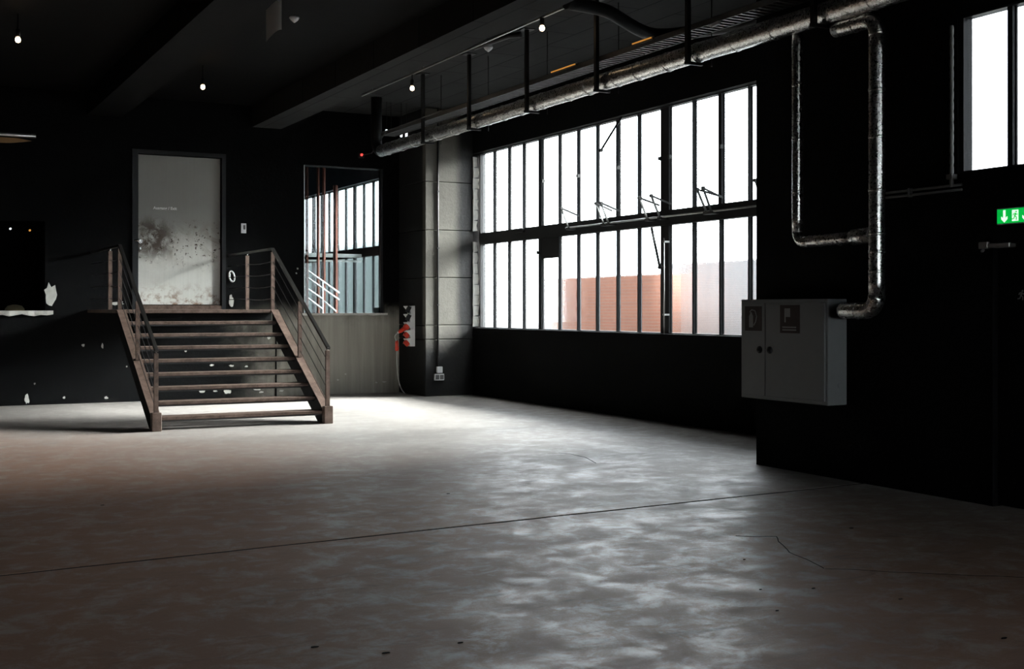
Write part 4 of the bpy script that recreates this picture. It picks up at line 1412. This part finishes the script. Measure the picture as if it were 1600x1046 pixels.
# ------------------------------------------------------------------ near wall: exit door, sign, closer, conduits
d2 = thing('door_2', 'black exit door under the green sign', None, (XN, (DN0 + DN1) / 2, 0), kind='structure')
l2 = MB().cham(XN + 0.05, XN + 0.10, DN0 + 0.05, DN1 - 0.05, 0.01, DNZ - 0.05, 0.004).build('door_leaf', MAT['wall'], d2)
for (a, b, z0, z1) in ((DN0, DN0 + 0.05, 0, DNZ), (DN1 - 0.05, DN1, 0, DNZ), (DN0, DN1, DNZ - 0.05, DNZ)):
    MB().box(XN - 0.004, XN + 0.15, a, b, z0, z1).build('door_frame', MAT['wall'], d2)
MB().box(XN + 0.2, XN + 0.25, DN0, DN1, 0, DNZ).build('backing_board', MAT['dark'], d2)
A, B = at(1526, 385, x=XN - 0.05), at(1574, 384, x=XN - 0.05)
zc_ = A.z
cl = MB().cham(XN - 0.03, XN + 0.05, B.y, A.y - 0.02, zc_ - 0.018, zc_ + 0.018, 0.006).cham(XN - 0.035, XN + 0.05, A.y - 0.09, A.y, zc_ - 0.022, zc_ + 0.032, 0.006).build('door_closer', MAT['steel'], d2)
MB().bar((XN - 0.04, A.y - 0.06, zc_ - 0.03), (XN - 0.06, A.y - 0.06, zc_ - 0.045), 0.02, 0.015).build('closer_arm', MAT['steel'], cl)
# running figure pictogram on the door
c_ = at(1596, 462, x=XN + 0.047)


def runner(yc, zc_, s, x0, x1, name, mat, parent, flip=1):
    """running figure built of limbs; y decreases to the right of the photo"""
    m = MB()

    def limb(pts, wd):
        for i in range(len(pts) - 1):
            a = Vector(((x0 + x1) / 2, yc - flip * pts[i][0] * s, zc_ + pts[i][1] * s))
            b = Vector(((x0 + x1) / 2, yc - flip * pts[i + 1][0] * s, zc_ + pts[i + 1][1] * s))
            m.bar(a, b, abs(x1 - x0), wd * s, Vector((0, (b - a).z, -(b - a).y)))
    limb([(0.02, 0.30), (-0.06, -0.02)], 0.15)
    limb([(0.02, 0.28), (-0.20, 0.24), (-0.28, 0.06)], 0.075)
    limb([(0.03, 0.28), (0.16, 0.12), (0.30, 0.18)], 0.075)
    limb([(-0.05, 0.0), (0.14, -0.14), (0.12, -0.42)], 0.09)
    limb([(-0.07, 0.0), (-0.18, -0.26), (-0.42, -0.30)], 0.09)
    m.lathe([(0.085 * s, x0), (0.085 * s, x1)], (0, yc - flip * 0.10 * s, zc_ + 0.42 * s), 'x', 12)
    return m.build(name, mat, parent)


runner(c_.y, c_.z, 0.085, XN + 0.046, XN + 0.050, 'running_figure', MAT['pictogram'], l2)

XE = XN - 0.10
A = at(1558, 339, x=XE)
EH, EW = 0.108, 0.31
sg = thing('exit_sign', 'lit green exit sign with white arrow and running figure', 'exit sign', (XE, A.y - EW / 2, A.z - EH / 2))
MB().cham(XE + 0.004, XE + 0.045, A.y - EW - 0.008, A.y + 0.008, A.z - EH / 2 - 0.008, A.z + EH / 2 + 0.008, 0.004).build('housing', MAT['white'], sg)
pn = MB().box(XE, XE + 0.005, A.y - EW, A.y, A.z - EH / 2, A.z + EH / 2).build('green_panel', MAT['sign_green'], sg)
ya = A.y - 0.068
MB().prism([(ya - 0.010, A.z + 0.046), (ya + 0.010, A.z + 0.046), (ya + 0.010, A.z - 0.016), (ya + 0.028, A.z - 0.002), (ya + 0.028, A.z - 0.022), (ya, A.z - 0.048), (ya - 0.028, A.z - 0.022), (ya - 0.028, A.z - 0.002), (ya - 0.010, A.z - 0.016)], XE - 0.003, XE, 'x').build('arrow', MAT['sign_white'], pn)
yd = A.y - 0.168
dp = MB().box(XE - 0.003, XE, yd - 0.028, yd + 0.028, A.z - 0.042, A.z + 0.042).build('doorway_mark', MAT['sign_white'], pn)
runner(yd - 0.004, A.z - 0.004, 0.075, XE - 0.006, XE - 0.003, 'running_figure', MAT['sign_green'], dp)
ya = A.y - 0.262
MB().prism([(ya - 0.010, A.z + 0.046), (ya + 0.010, A.z + 0.046), (ya + 0.010, A.z - 0.016), (ya + 0.028, A.z - 0.002), (ya + 0.028, A.z - 0.022), (ya, A.z - 0.048), (ya - 0.028, A.z - 0.022), (ya - 0.028, A.z - 0.002), (ya - 0.010, A.z - 0.016)], XE - 0.003, XE, 'x').build('arrow', MAT['sign_white'], pn)
MB().box(XE + 0.045, XN + 0.01, A.y - EW / 2 - 0.02, A.y - EW / 2 + 0.02, A.z - 0.02, A.z + 0.02).build('wall_bracket', MAT['blackmetal'], sg)
c_ = at(1487, 200, x=XN - 0.03)
o = thing('wall_conduit', 'ribbed grey conduit beside the high window', 'conduit', (XN - 0.03, c_.y, 2.6))
zl, zh = at(1487, 292, x=XN - 0.03).z, at(1487, 40, x=XN - 0.03).z
pts, rs = [], []
n_ = 60
for i in range(n_ + 1):
    pts.append((XN - 0.03, c_.y, zl + (zh - zl) * i / n_))
    rs.append(0.018 if i % 4 else 0.014)
MB().tube(pts, rs, 8).build('pipe', MAT['traysteel'], o)
MB().box(XN - 0.06, XN, c_.y - 0.03, c_.y + 0.03, zl + 0.06, zl + 0.10).build('clip', MAT['traysteel'], o)
za = at(1400, 303, x=XN - 0.03).z
o = thing('cross_conduits', 'pair of thin grey conduits running along the wall from the upright foil pipe', 'conduit', (XN - 0.03, 7.4, za))
for dz in (0.016, -0.024):
    MB().tube([(XN - 0.025, yv2 + 0.1, za + dz), (XN - 0.025, c_.y - 0.1, za + dz)], 0.011, 8).build('pipe', MAT['traysteel'], o, True)
MB().box(XN - 0.04, XN, 7.5, 7.52, za - 0.04, za + 0.035).build('clip', MAT['traysteel'], o)
